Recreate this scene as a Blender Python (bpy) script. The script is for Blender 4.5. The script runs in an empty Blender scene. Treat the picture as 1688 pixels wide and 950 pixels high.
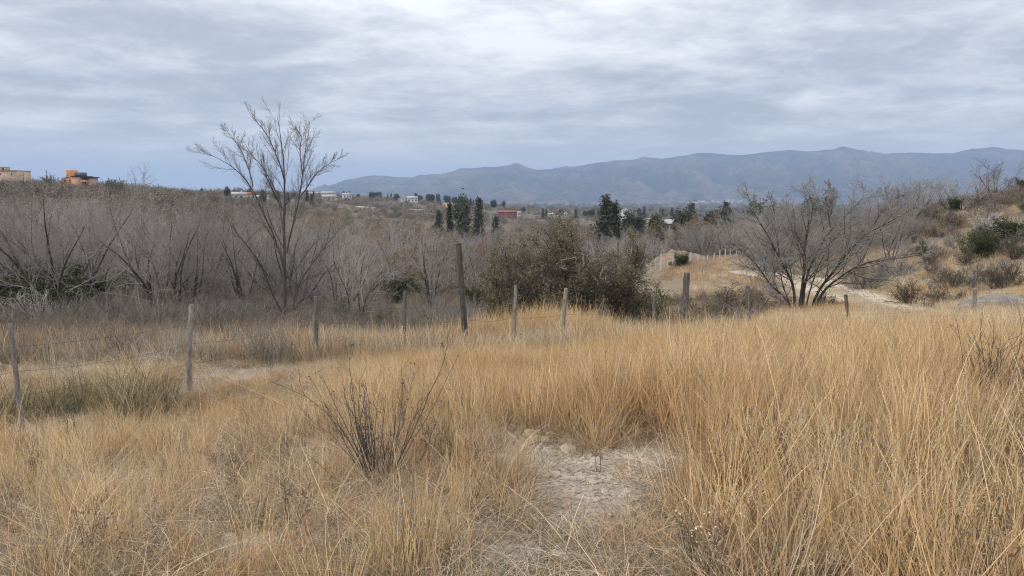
import bpy, math
import numpy as np

S = bpy.context.scene
COL = S.collection
rng = np.random.default_rng(11)

# ------------------------------------------------------------------ camera
FPX, HORIZON, CX, CY = 1250.0, 320.0, 844.0, 475.0       # measured on the photograph (1688 x 950)
EYE = np.array([0.0, 0.0, 1.65])
PITCH = math.atan((CY - HORIZON) / FPX)
cam = bpy.data.objects.new("camera", bpy.data.cameras.new("camera"))
COL.objects.link(cam)
cam.data.sensor_width = 36.0
cam.data.lens = 36.0 * FPX / 1688.0
cam.data.clip_start = 0.05
cam.data.clip_end = 80000.0
cam.location = EYE
cam.rotation_euler = (math.pi / 2 - PITCH, 0, 0)
S.camera = cam
S.render.resolution_x, S.render.resolution_y = 1024, 576

# ------------------------------------------------------------------ render, view
S.view_settings.view_transform = 'Standard'
S.view_settings.look = 'None'
S.view_settings.exposure = 0.0
S.view_settings.gamma = 1.0
S.view_settings.use_curve_mapping = False
S.cycles.use_denoising = True
S.cycles.denoising_prefilter = 'NONE'
S.cycles.filter_width = 1.1
S.cycles.max_bounces = 6
S.cycles.diffuse_bounces = 3
S.cycles.transmission_bounces = 3
S.cycles.volume_bounces = 1
S.cycles.transparent_max_bounces = 8

# ------------------------------------------------------------------ sun + sky
SUN_EL, SUN_AZ = math.radians(42), math.radians(-112)    # azimuth from +Y, clockwise: sun on the left, a little behind
sun_dir = np.array([math.sin(SUN_AZ) * math.cos(SUN_EL), math.cos(SUN_AZ) * math.cos(SUN_EL), math.sin(SUN_EL)])
sun = bpy.data.objects.new("sun", bpy.data.lights.new("sun", 'SUN'))
COL.objects.link(sun)
sun.data.energy = 1.5
sun.data.angle = math.radians(11)
sun.data.color = (1.0, 0.93, 0.82)
from mathutils import Vector
sun.rotation_euler = Vector(sun_dir).to_track_quat('Z', 'Y').to_euler()


class Nodes:
    def __init__(self, tree):
        self.t = tree
        tree.nodes.clear()

    def n(self, kind, ins=None, **props):
        nd = self.t.nodes.new(kind)
        for k, v in props.items():
            setattr(nd, k, v)
        for k, v in (ins or {}).items():
            if isinstance(v, tuple) and len(v) == 2 and hasattr(v[0], 'outputs'):
                self.t.links.new(v[0].outputs[v[1]], nd.inputs[k])
            elif hasattr(v, 'outputs'):
                self.t.links.new(v.outputs[0], nd.inputs[k])
            else:
                nd.inputs[k].default_value = v
        return nd

    def math(self, op, a, b=0.0, c=0.0, clamp=False):
        return self.n('ShaderNodeMath', {0: a, 1: b, 2: c}, operation=op, use_clamp=clamp)

    def ramp(self, fac, stops, interp='LINEAR'):
        nd = self.n('ShaderNodeValToRGB', {0: fac})
        cr = nd.color_ramp
        cr.interpolation = interp
        while len(cr.elements) < len(stops):
            cr.elements.new(0.5)
        for e, (p, c) in zip(cr.elements, stops):
            e.position = p
            e.color = (c[0], c[1], c[2], 1.0) if not isinstance(c, (int, float)) else (c, c, c, 1.0)
        return nd

    def mix(self, fac, a, b, blend='MIX'):
        nd = self.n('ShaderNodeMix', {0: fac, 6: a if not (isinstance(a, tuple) and len(a) == 3) else (*a, 1.0), 7: b if not (isinstance(b, tuple) and len(b) == 3) else (*b, 1.0)}, data_type='RGBA', blend_type=blend)
        return (nd, 2)


world = bpy.data.worlds.new("World")
S.world = world
world.use_nodes = True
N = Nodes(world.node_tree)
tc = N.n('ShaderNodeTexCoord')
sep = N.n('ShaderNodeSeparateXYZ', {0: (tc, 'Generated')})
zc = N.math('MAXIMUM', (sep, 2), 0.0)
den = N.math('ADD', zc, 0.11)
px = N.math('DIVIDE', (sep, 0), den)
py = N.math('DIVIDE', (sep, 1), den)
pv = N.n('ShaderNodeCombineXYZ', {0: px, 1: py, 2: 21.7})
warp = N.n('ShaderNodeTexNoise', {'Vector': pv, 'Scale': 0.55, 'Detail': 3.0}, noise_dimensions='3D')
wv = N.n('ShaderNodeVectorMath', {0: (warp, 'Color'), 1: (0.5, 0.5, 0.5)}, operation='SUBTRACT')
wv = N.n('ShaderNodeVectorMath', {0: wv, 3: 0.45}, operation='SCALE')
pw = N.n('ShaderNodeVectorMath', {0: pv, 1: wv}, operation='ADD')
big = N.n('ShaderNodeTexNoise', {'Vector': pw, 'Scale': 0.62, 'Detail': 10.0, 'Roughness': 0.5, 'Distortion': 0.0})
mid = N.n('ShaderNodeTexNoise', {'Vector': pw, 'Scale': 1.9, 'Detail': 10.0, 'Roughness': 0.62, 'Distortion': 0.12})
dens = N.math('MULTIPLY_ADD', (mid, 0), 0.5, N.math('MULTIPLY', (big, 0), 0.5))
cloud = N.ramp(dens, [(0.39, (1.0, 0.995, 1.0)), (0.45, (0.82, 0.83, 0.855)), (0.50, (0.67, 0.69, 0.735)), (0.55, (0.53, 0.555, 0.615)), (0.60, (0.46, 0.485, 0.55)), (0.66, (0.54, 0.565, 0.63))])
low = N.n('ShaderNodeMapRange', {0: zc, 1: 0.0, 2: 0.115, 3: 1.0, 4: 0.0}, interpolation_type='SMOOTHSTEP')
low = N.math('MULTIPLY', low, 0.75)
cl = N.mix(low, cloud, (0.98, 0.935, 0.87))
up = N.math('MULTIPLY_ADD', zc, 1.45, 0.92)               # overcast sky: the zenith is about three times as bright as the horizon
cl = N.n('ShaderNodeVectorMath', {0: cl, 3: up}, operation='SCALE')
nish = N.n('ShaderNodeTexSky', sky_type='NISHITA', sun_disc=False, sun_elevation=SUN_EL, sun_rotation=SUN_AZ, air_density=1.0, dust_density=2.0)
bg1 = N.n('ShaderNodeBackground', {0: nish, 1: 0.08})
bg2 = N.n('ShaderNodeBackground', {0: cl, 1: 1.0})
mx = N.n('ShaderNodeMixShader', {0: 0.9, 1: bg1, 2: bg2})
N.n('ShaderNodeOutputWorld', {0: mx})

# ------------------------------------------------------------------ maths helpers
_f = np.array([0, math.cos(PITCH), -math.sin(PITCH)])
_u = np.array([0, math.sin(PITCH), math.cos(PITCH)])


def at(u, v, y):
    """The world point seen at photograph pixel (u, v) at distance y in front of the camera."""
    d = np.array([(u - CX) / FPX, 0, 0]) + (CY - v) / FPX * _u + _f
    return EYE + d * (y / d[1])


_tab = np.random.default_rng(5).random((256, 256)).astype(np.float64)


def vnoise(x, y):
    x0, y0 = np.floor(x), np.floor(y)
    fx, fy = x - x0, y - y0
    fx, fy = fx * fx * (3 - 2 * fx), fy * fy * (3 - 2 * fy)
    i, j = x0.astype(int) & 255, y0.astype(int) & 255
    i1, j1 = (i + 1) & 255, (j + 1) & 255
    return (_tab[i, j] * (1 - fx) + _tab[i1, j] * fx) * (1 - fy) + (_tab[i, j1] * (1 - fx) + _tab[i1, j1] * fx) * fy


def fbm(x, y, s, octv=4, seed=0.0):
    x, y = np.asarray(x, float) / s + seed * 17.3, np.asarray(y, float) / s - seed * 9.1
    a, t, w = 0.5, 0.0, 0.0
    for _ in range(octv):
        t = t + a * vnoise(x, y)
        w += a
        x, y, a = x * 2.03 + 11.7, y * 2.03 + 5.3, a * 0.5
    return t / w


def sstep(a, b, x):
    t = np.clip((x - a) / (b - a), 0, 1)
    return t * t * (3 - 2 * t)


# ------------------------------------------------------------------ terrain heights (z relative to the eye) along bearings
FAR = [(2000, -45), (4000, -62), (6000, -68), (9000, -70), (40000, -75)]
NEAR = [(0, -1.65), (2, -1.72)]
PROFILES = {
    -900: [(4, -1.95), (6, -2.4), (8, -2.75), (11, -3.0), (14, -3.2), (20, -3.85), (28, -4.9), (40, -5.4), (60, -5.2), (90, -3.5), (150, 1.5), (230, 6), (300, 6), (400, 2), (700, -12), (1200, -25)],
    0: [(4, -1.95), (6, -2.4), (8, -2.75), (10, -3.0), (12, -3.0), (14, -3.2), (20, -3.85), (28, -4.9), (40, -5.6), (60, -5.7), (90, -5.0), (150, -1.3), (230, 3.2), (300, 3.4), (400, 1), (700, -12), (1200, -25)],
    130: [(4, -1.95), (6, -2.4), (8, -2.75), (10, -3.0), (12, -2.98), (14, -3.15), (20, -3.85), (28, -4.9), (40, -5.6), (60, -5.7), (90, -5.2), (150, -2.0), (230, 2.0), (300, 2.2), (400, 1), (700, -8), (1200, -20)],
    250: [(4, -1.95), (6, -2.4), (8, -2.75), (10, -3.0), (12, -2.9), (13.5, -3.0), (19, -3.8), (28, -4.9), (40, -5.6), (60, -5.9), (90, -5.6), (150, -3.4), (230, -0.5), (400, 1.0), (700, -2), (1200, -12)],
    470: [(4, -1.9), (6, -2.3), (8, -2.6), (10, -2.85), (12.5, -2.9), (14, -3.05), (19, -3.9), (28, -4.7), (40, -6.2), (60, -7.8), (90, -9.0), (150, -9.5), (250, -8.5), (400, -6.5), (700, -2), (900, 0.5), (1200, -4)],
    620: [(4, -1.9), (8, -2.35), (11, -2.75), (14, -3.2), (19, -4.0), (28, -5.5), (40, -7.3), (60, -9), (90, -10.5), (150, -12.5), (250, -14), (400, -13), (700, -10), (950, -5), (1200, -12)],
    750: [(4, -1.9), (8, -2.4), (11.6, -2.8), (14, -3.15), (19, -3.8), (28, -5.5), (40, -7.5), (60, -9.5), (90, -11), (150, -13.5), (250, -16.5), (400, -18.5), (700, -16.5), (1000, -14), (1200, -18)],
    950: [(4, -1.9), (8, -2.4), (12, -2.85), (14, -3.05), (19, -3.5), (28, -5.2), (40, -7), (60, -8.5), (90, -10.5), (150, -13.5), (250, -17.5), (400, -21), (700, -22.5), (1200, -26)],
    1150: [(4, -1.9), (8, -2.35), (12, -2.8), (14, -3.1), (17, -3.35), (28, -5), (40, -6), (60, -6.7), (81, -7.3), (100, -8.2), (150, -12), (250, -17), (400, -21), (700, -24), (1200, -30)],
    1350: [(4, -1.9), (8, -2.35), (12, -2.8), (14, -3.1), (20, -3.7), (29, -4.6), (35, -5.3), (45, -5.9), (60, -6.5), (90, -6.6), (150, -9), (250, -14), (400, -20), (700, -24), (1200, -30)],
    1550: [(4, -1.9), (8, -2.35), (12, -2.8), (14, -3.1), (20, -3.5), (28, -4.6), (35, -5.3), (50, -5.5), (70, -4.9), (90, -3.2), (110, -1.6), (140, -2), (200, -7), (400, -20), (700, -24), (1200, -30)],
    1688: [(4, -1.9), (8, -2.3), (12, -2.75), (14, -3), (20, -3.3), (30, -4.4), (45, -4.4), (60, -2.9), (80, -0.7), (100, 0.6), (130, 0.8), (200, -4), (400, -20), (700, -24), (1200, -30)],
    2500: [(4, -1.9), (8, -2.2), (14, -2.7), (20, -2.7), (30, -3.0), (45, -2.2), (60, -0.5), (80, 2), (100, 4), (150, 5), (200, 2), (400, -10), (700, -20), (1200, -30)],
}
_us = np.array(sorted(PROFILES))
_as = np.arctan((_us - CX) / FPX)
LR = np.linspace(math.log(0.5), math.log(40000), 420)
_rows = []
for k, a in zip(_us, _as):
    p = np.array(NEAR + PROFILES[k] + FAR)
    _rows.append(np.interp(np.exp(LR) * math.cos(a), p[:, 0], p[:, 1]))
_rows = np.array(_rows)
AA = np.linspace(_as[0], _as[-1], 260)
GRID = np.stack([np.interp(AA, _as, _rows[:, j]) for j in range(len(LR))], axis=1)
_k = np.exp(-0.5 * (np.arange(-9, 10) / 4.0) ** 2)
_k /= _k.sum()
_pad = np.pad(GRID, ((9, 9), (0, 0)), mode='edge')
GRID = np.stack([np.convolve(_pad[:, j], _k, 'valid') for j in range(len(LR))], axis=1)
_k2 = np.exp(-0.5 * (np.arange(-4, 5) / 1.6) ** 2)
_k2 /= _k2.sum()
_pad = np.pad(GRID, ((0, 0), (4, 4)), mode='edge')
GRID = np.stack([np.convolve(_pad[i], _k2, 'valid') for i in range(len(AA))], axis=0)


def ground(x, y):
    """World height of the terrain at (x, y)."""
    x, y = np.atleast_1d(np.asarray(x, float)), np.atleast_1d(np.asarray(y, float))
    r = np.maximum(np.hypot(x, y), 0.5)
    a = np.arctan2(x, y)
    back = sstep(1.9, 3.1, np.abs(a))
    fa = (np.clip(a, AA[0], AA[-1]) - AA[0]) / (AA[1] - AA[0])
    fr = np.clip((np.log(r) - LR[0]) / (LR[1] - LR[0]), 0, len(LR) - 1.001)
    i = np.clip(fa.astype(int), 0, len(AA) - 2)
    j = fr.astype(int)
    ta, tr = fa - i, fr - j
    z = (GRID[i, j] * (1 - ta) + GRID[i + 1, j] * ta) * (1 - tr) + (GRID[i, j + 1] * (1 - ta) + GRID[i + 1, j + 1] * ta) * tr
    zb = np.interp(r, [0, 4, 14, 60, 300, 2000, 40000], [-1.65, -1.9, -2.4, -3.0, -8, -45, -75])
    z = z * (1 - back) + zb * back
    z = z + (fbm(x, y, 0.9, 3, 1) - 0.5) * 0.10 * sstep(0.5, 3, r)
    z = z + (fbm(x, y, 9.0, 4, 2) - 0.5) * 0.5 * sstep(16, 40, r) + (fbm(x, y, 70.0, 4, 3) - 0.5) * 5.0 * sstep(150, 500, r)
    return z + EYE[2]


def gz(x, y):
    return float(ground(x, y)[0])


def on_ground(u, y):
    x = (u - CX) / FPX * y
    return np.array([x, y, gz(x, y)])


# ------------------------------------------------------------------ mesh helpers
def make_mesh(name, V, quads=None, tris=None, mats=(), col=None, smooth=False, mat_idx=None):
    me = bpy.data.meshes.new(name)
    V = np.asarray(V, np.float32).reshape(-1, 3)
    quads = np.zeros((0, 4), np.int32) if quads is None else np.asarray(quads, np.int32).reshape(-1, 4)
    tris = np.zeros((0, 3), np.int32) if tris is None else np.asarray(tris, np.int32).reshape(-1, 3)
    nq, nt = len(quads), len(tris)
    me.vertices.add(len(V))
    me.vertices.foreach_set('co', V.ravel())
    me.loops.add(nq * 4 + nt * 3)
    me.loops.foreach_set('vertex_index', np.concatenate([quads.ravel(), tris.ravel()]).astype(np.int32))
    me.polygons.add(nq + nt)
    ls = np.concatenate([np.arange(nq) * 4, nq * 4 + np.arange(nt) * 3]).astype(np.int32)
    me.polygons.foreach_set('loop_start', ls)
    if smooth:
        me.polygons.foreach_set('use_smooth', np.ones(nq + nt, bool))
    if mat_idx is not None:
        me.polygons.foreach_set('material_index', np.asarray(mat_idx, np.int32))
    for m in mats:
        me.materials.append(m)
    me.update(calc_edges=True)
    if col is not None:
        a = me.color_attributes.new('col', 'FLOAT_COLOR', 'POINT')
        c = np.ones((len(V), 4), np.float32)
        c[:, :3] = np.asarray(col, np.float32).reshape(-1, 3)
        a.data.foreach_set('color', c.ravel())
    return me


def link(name, me, parent=None, loc=None, label=None, cat=None, group=None, kind=None):
    o = bpy.data.objects.new(name, me)
    COL.objects.link(o)
    if parent is not None:
        o.parent = parent
    if loc is not None:
        o.location = [float(q) for q in loc]
    for k, v in (('label', label), ('category', cat), ('group', group), ('kind', kind)):
        if v:
            o[k] = v
    return o


def thing(name, loc, label, cat, group=None, rz=0.0):
    o = link(name, None, None, loc, label, cat, group)
    o.rotation_euler = (0, 0, rz)
    return o


def copy_thing(src, loc, rz=0.0, sc=1.0, label=None, group=None, tilt=(0, 0)):
    c = src.copy()
    COL.objects.link(c)
    c.location = [float(q) for q in loc]
    c.rotation_euler = (tilt[0], tilt[1], rz)
    c.scale = (sc, sc, sc) if np.isscalar(sc) else sc
    if label:
        c['label'] = label
    if group:
        c['group'] = group
    for ch in src.children:
        d = ch.copy()
        COL.objects.link(d)
        d.parent = c
        for g in ch.children:
            e = g.copy()
            COL.objects.link(e)
            e.parent = d
    return c


class Geo:
    """Collects shapes into one mesh."""
    def __init__(self):
        self.V, self.Q, self.T, self.C, self.n = [], [], [], [], 0

    def add(self, V, Q=None, T=None, C=None):
        V = np.asarray(V, float).reshape(-1, 3)
        if Q is not None and len(Q):
            self.Q.append(np.asarray(Q, int).reshape(-1, 4) + self.n)
        if T is not None and len(T):
            self.T.append(np.asarray(T, int).reshape(-1, 3) + self.n)
        self.V.append(V)
        self.C.append(np.broadcast_to(np.asarray((0.5, 0.5, 0.5) if C is None else C, float), V.shape) if np.ndim(C) <= 1 else np.asarray(C, float).reshape(-1, 3))
        self.n += len(V)
        return self

    def box(self, lo, hi, C=None):
        x0, y0, z0 = lo
        x1, y1, z1 = hi
        V = [(x0, y0, z0), (x1, y0, z0), (x1, y1, z0), (x0, y1, z0), (x0, y0, z1), (x1, y0, z1), (x1, y1, z1), (x0, y1, z1)]
        return self.add(V, [(0, 3, 2, 1), (4, 5, 6, 7), (0, 1, 5, 4), (1, 2, 6, 5), (2, 3, 7, 6), (3, 0, 4, 7)], C=C)

    def tubes(self, P, R, sides=3, C=None, cap=False):
        P, R = np.asarray(P, float), np.asarray(R, float)
        n, k = P.shape[:2]
        T = np.gradient(P, axis=1)
        T /= np.linalg.norm(T, axis=2, keepdims=True) + 1e-12
        ref = np.where(np.abs(T[:, :1, 2:3]) > 0.9, np.array([1.0, 0, 0]), np.array([0, 0, 1.0]))
        A = np.cross(T, np.broadcast_to(ref, T.shape))
        A /= np.linalg.norm(A, axis=2, keepdims=True) + 1e-12
        B = np.cross(T, A)
        ang = np.arange(sides) * 2 * math.pi / sides
        V = P[:, :, None] + R[:, :, None, None] * (A[:, :, None] * np.cos(ang)[None, None, :, None] + B[:, :, None] * np.sin(ang)[None, None, :, None])
        idx = np.arange(n * k * sides).reshape(n, k, sides)
        nx = np.roll(idx, -1, axis=2)
        Q = np.stack([idx[:, :-1], nx[:, :-1], nx[:, 1:], idx[:, 1:]], axis=-1).reshape(-1, 4)
        if C is not None and np.ndim(C) == 2:
            C = np.repeat(np.asarray(C, float), k * sides, axis=0)
        self.add(V, Q, C=C)
        if cap:
            base = self.n
            for e in (0, k - 1):
                ring = V[:, e]
                cc = ring.mean(axis=1, keepdims=True)
                vv = np.concatenate([ring, cc], axis=1)
                ii = np.arange(n * (sides + 1)).reshape(n, sides + 1)
                a, b = ii[:, :sides], np.roll(ii[:, :sides], -1, axis=1)
                cidx = np.repeat(ii[:, sides:], sides, axis=1)
                t = np.stack([a, b, cidx] if e else [b, a, cidx], axis=-1).reshape(-1, 3)
                self.add(vv, None, t, C=None if C is None else np.asarray(C, float).reshape(-1, 3)[0])
        return self

    def ribbons(self, P, W, side, C=None):
        """P (n,k,3) centre lines, W (n,k) half widths, side (n,3) or (n,k,3)."""
        n, k = P.shape[:2]
        sd = side[:, None, :] if side.ndim == 2 else side
        V = np.stack([P - sd * W[..., None], P + sd * W[..., None]], axis=2)
        idx = np.arange(n * k * 2).reshape(n, k, 2)
        Q = np.stack([idx[:, :-1, 0], idx[:, :-1, 1], idx[:, 1:, 1], idx[:, 1:, 0]], axis=-1).reshape(-1, 4)
        if C is not None and np.ndim(C) == 2:
            C = np.repeat(np.asarray(C, float), k * 2, axis=0)
        elif C is not None and np.ndim(C) == 3:
            C = np.repeat(np.asarray(C, float)[:, :, None, :], 2, axis=2).reshape(-1, 3)
        return self.add(V, Q, C=C)

    def leaves(self, P, size, C=None, aspect=0.5, droop=0.0, r=rng):
        """One small bent diamond per point."""
        n = len(P)
        a = r.normal(size=(n, 3))
        a[:, 2] -= droop
        a /= np.linalg.norm(a, axis=1, keepdims=True)
        b = np.cross(a, r.normal(size=(n, 3)))
        b /= np.linalg.norm(b, axis=1, keepdims=True) + 1e-9
        s = (np.asarray(size) * r.uniform(0.6, 1.3, n))[:, None]
        nrm = np.cross(a, b)
        V = np.stack([P, P + a * s * 0.5 + b * s * aspect * 0.5 + nrm * s * 0.1, P + a * s, P + a * s * 0.5 - b * s * aspect * 0.5 + nrm * s * 0.1], axis=1)
        Q = np.arange(n * 4).reshape(n, 4)
        if C is not None and np.ndim(C) == 2:
            C = np.repeat(np.asarray(C, float), 4, axis=0)
        return self.add(V, Q, C=C)

    def mesh(self, name, mats, smooth=False, col=True):
        V = np.concatenate(self.V)
        return make_mesh(name, V, np.concatenate(self.Q) if self.Q else None, np.concatenate(self.T) if self.T else None, mats, np.concatenate(self.C) if col else None, smooth)


# ------------------------------------------------------------------ materials
def material(name, build):
    m = bpy.data.materials.new(name)
    m.use_nodes = True
    n = Nodes(m.node_tree)
    sh = build(n)
    n.n('ShaderNodeOutputMaterial', {0: sh})
    return m


def principled(n, color, rough=0.85, bump=None, spec=0.25, **kw):
    ins = {'Base Color': color if not (isinstance(color, tuple) and len(color) == 3 and not hasattr(color[0], 'outputs')) else (*color, 1.0), 'Roughness': rough, 'Specular IOR Level': spec}
    ins.update(kw)
    if bump is not None:
        ins['Normal'] = n.n('ShaderNodeBump', {'Height': bump[0], 'Strength': bump[1], 'Distance': bump[2]})
    return n.n('ShaderNodeBsdfPrincipled', ins)


def plain(name, rgb, rough=0.8, var=0.15, scale=3.0, spec=0.25):
    """A base colour with mottled wear."""
    def b(n):
        tcn = n.n('ShaderNodeTexCoord')
        no = n.n('ShaderNodeTexNoise', {'Vector': (tcn, 'Object'), 'Scale': scale, 'Detail': 6.0, 'Roughness': 0.65})
        c = n.ramp((no, 0), [(0.3, tuple(q * (1 - var) for q in rgb)), (0.7, tuple(min(1, q * (1 + var)) for q in rgb))])
        return principled(n, c, rough, ((no, 0), 0.3, 0.02), spec)
    return material(name, b)


def vegetation(name, trans=0.25, var=0.25, patch=None, sat=1.0):
    """Colour from the mesh's own 'col' attribute, varied per plant and over the ground."""
    def b(n):
        at_ = n.n('ShaderNodeAttribute', attribute_name='col')
        oi = n.n('ShaderNodeObjectInfo')
        k = n.math('MULTIPLY_ADD', (oi, 'Random'), 2 * var, 1 - var)
        c = n.n('ShaderNodeVectorMath', {0: (at_, 'Color'), 3: k}, operation='SCALE')
        if patch:
            ge = n.n('ShaderNodeNewGeometry')
            no = n.n('ShaderNodeTexNoise', {'Vector': (ge, 'Position'), 'Scale': patch[0], 'Detail': 3.0})
            rp = n.ramp((no, 0), [(0.35, patch[1]), (0.65, patch[2])])
            c = n.n('ShaderNodeVectorMath', {0: c, 1: rp}, operation='MULTIPLY')
        d = n.n('ShaderNodeBsdfDiffuse', {0: c})
        if trans <= 0:
            return d
        t = n.n('ShaderNodeBsdfTranslucent', {0: c})
        return n.n('ShaderNodeMixShader', {0: trans, 1: d, 2: t})
    return material(name, b)


def bark(name, dark, light, scale=14.0):
    def b(n):
        tcn = n.n('ShaderNodeTexCoord')
        mp = n.n('ShaderNodeMapping', {'Vector': (tcn, 'Object'), 'Scale': (1, 1, 0.25)})
        no = n.n('ShaderNodeTexNoise', {'Vector': mp, 'Scale': scale, 'Detail': 7.0, 'Roughness': 0.7})
        oi = n.n('ShaderNodeObjectInfo')
        c = n.ramp((no, 0), [(0.3, dark), (0.7, light)])
        k = n.math('MULTIPLY_ADD', (oi, 'Random'), 0.7, 0.65)
        c = n.n('ShaderNodeVectorMath', {0: c, 3: k}, operation='SCALE')
        return principled(n, c, 0.9, ((no, 0), 0.6, 0.02), 0.1)
    return material(name, b)


M = {}
M['grass'] = vegetation('dry_grass', 0.22, 0.22, (0.55, (0.93, 0.84, 0.74), (1.07, 1.04, 0.98)))
M['leaf'] = vegetation('leaf', 0.2, 0.2)
M['bush'] = vegetation('bush_twigs', 0.0, 0.28, (0.06, (0.86, 0.84, 0.86), (1.12, 1.06, 0.98)))
M['bark'] = bark('bark', (0.042, 0.036, 0.033), (0.13, 0.115, 0.107))
M['twig'] = bark('twig', (0.225, 0.20, 0.18), (0.43, 0.39, 0.36), 4.0)
M['twig_mid'] = bark('mid_twig', (0.15, 0.138, 0.13), (0.27, 0.25, 0.24), 4.0)
M['bark_mid'] = bark('limb_bark', (0.06, 0.053, 0.05), (0.18, 0.162, 0.152))
M['twig_pale'] = bark('pale_twig', (0.40, 0.375, 0.35), (0.60, 0.57, 0.54), 4.0)
M['twig_dark'] = bark('dark_twig', (0.08, 0.071, 0.063), (0.165, 0.147, 0.132), 4.0)
M['post_wood'] = bark('weathered_wood', (0.11, 0.095, 0.085), (0.34, 0.31, 0.28), 30.0)
M['post_dark'] = bark('dark_weathered_wood', (0.05, 0.043, 0.04), (0.23, 0.205, 0.185), 24.0)
M['wire'] = plain('rusty_wire', (0.12, 0.09, 0.075), 0.6)
M['white_post'] = plain('whitewash', (0.60, 0.58, 0.55), 0.8, 0.15)


def ground_mat(n):
    ge = n.n('ShaderNodeNewGeometry')
    at_ = n.n('ShaderNodeAttribute', attribute_name='col')            # R bare soil, G golden turf, B far heath
    s = n.n('ShaderNodeSeparateColor', {0: (at_, 'Color')})
    fine = n.n('ShaderNodeTexNoise', {'Vector': (ge, 'Position'), 'Scale': 28.0, 'Detail': 8.0, 'Roughness': 0.75})
    midn = n.n('ShaderNodeTexNoise', {'Vector': (ge, 'Position'), 'Scale': 1.3, 'Detail': 7.0, 'Roughness': 0.65})
    farn = n.n('ShaderNodeTexNoise', {'Vector': (ge, 'Position'), 'Scale': 0.035, 'Detail': 9.0, 'Roughness': 0.7})
    litter = n.ramp((fine, 0), [(0.25, (0.10, 0.075, 0.05)), (0.5, (0.25, 0.19, 0.125)), (0.75, (0.42, 0.335, 0.22))])
    soil = n.ramp((fine, 0), [(0.25, (0.19, 0.168, 0.14)), (0.5, (0.41, 0.365, 0.31)), (0.75, (0.58, 0.525, 0.455))])
    turf = n.ramp((midn, 0), [(0.3, (0.18, 0.15, 0.105)), (0.5, (0.30, 0.245, 0.165)), (0.7, (0.42, 0.345, 0.235))])
    heath = n.ramp((farn, 0), [(0.3, (0.095, 0.09, 0.062)), (0.5, (0.17, 0.145, 0.105)), (0.66, (0.235, 0.20, 0.135)), (0.8, (0.36, 0.31, 0.22))])
    c = n.mix((s, 1), litter, turf)
    c = n.mix((s, 2), c, heath)
    k = n.math('ADD', (s, 0), n.math('MULTIPLY_ADD', (midn, 0), 0.7, -0.35))
    k = n.n('ShaderNodeMapRange', {0: k, 1: 0.30, 2: 0.75}, interpolation_type='SMOOTHSTEP')
    c = n.mix(k, c, soil)
    return principled(n, c, 0.95, ((fine, 0), 0.8, 0.03), 0.1)


M['ground'] = material('ground', ground_mat)

# bare spots of the foreground: (x, y, rx, ry)
BARE = [(0.72, 5.75, 0.85, 0.85), (0.42, 4.6, 0.24, 0.5), (0.02, 3.75, 0.34, 0.22), (1.25, 6.5, 0.3, 0.35), (0.05, 5.75, 0.4, 0.45), (1.1, 6.2, 0.5, 0.5), (1.3, 5.6, 0.4, 0.4), (2.6, 3.9, 0.25, 0.3), (1.7, 4.2, 0.22, 0.25), (-1.5, 4.0, 0.2, 0.25), (-2.2, 5.0, 0.2, 0.3),
        (-4.95, 10.6, 0.5, 0.5), (-4.75, 11.6, 0.6, 0.6), (-4.3, 12.4, 0.75, 0.6), (-3.95, 13.4, 0.55, 0.6), (-3.75, 14.2, 0.5, 0.5),
        (-2.6, 6.7, 0.22, 0.3), (-5.9, 8.7, 0.5, 0.4), (-6.6, 13.6, 0.6, 0.4), (-0.1, 6.9, 0.25, 0.3), (0.27, 6.45, 0.42, 0.5)]


def bare_mask(x, y):
    m = np.zeros_like(x)
    for cx, cy, rx, ry in BARE:
        d = np.hypot((x - cx) / rx, (y - cy) / ry)
        m = np.maximum(m, 1 - sstep(0.6, 1.25, d + (fbm(x, y, 0.45, 4, 4) - 0.5) * 1.7))
    return m


# ------------------------------------------------------------------ ground sheet (out to the horizon)
def build_ground():
    fine = np.arange(-46, 46.01, 0.4)
    coarse = np.concatenate([np.arange(50, 310.1, 6.0)])
    ang = np.radians(np.concatenate([fine, coarse]))
    rr = np.concatenate([[0.0], np.exp(np.linspace(math.log(0.6), math.log(21000), 290))])
    A, Rr = np.meshgrid(ang, rr, indexing='ij')
    X, Y = np.sin(A) * Rr, np.cos(A) * Rr
    Z = ground(X.ravel(), Y.ravel()).reshape(X.shape)
    na, nr = X.shape
    idx = np.arange(na * nr).reshape(na, nr)
    nxt = np.roll(idx, -1, axis=0)
    Q = np.stack([idx[:, :-1], idx[:, 1:], nxt[:, 1:], nxt[:, :-1]], axis=-1).reshape(-1, 4)[:, ::-1]
    x, y = X.ravel(), Y.ravel()
    r = np.hypot(x, y)
    b = bare_mask(x, y)
    gold = 0.55 * sstep(14, 20, r) * (1 - sstep(60, 130, r)) * sstep(0.40, 0.62, fbm(x, y, 7, 4, 6) + 0.25 * sstep(0.1, 0.5, x / np.maximum(y, 1)))
    heath = sstep(60, 140, r)
    me = make_mesh('ground', np.stack([x, y, Z.ravel()], 1), Q, None, [M['ground']], np.stack([b, gold, heath], 1), True)
    link('ground', me, kind='structure', label='rolling ground of dry soil and dead grass reaching to the mountains', cat='ground')


build_ground()


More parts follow.
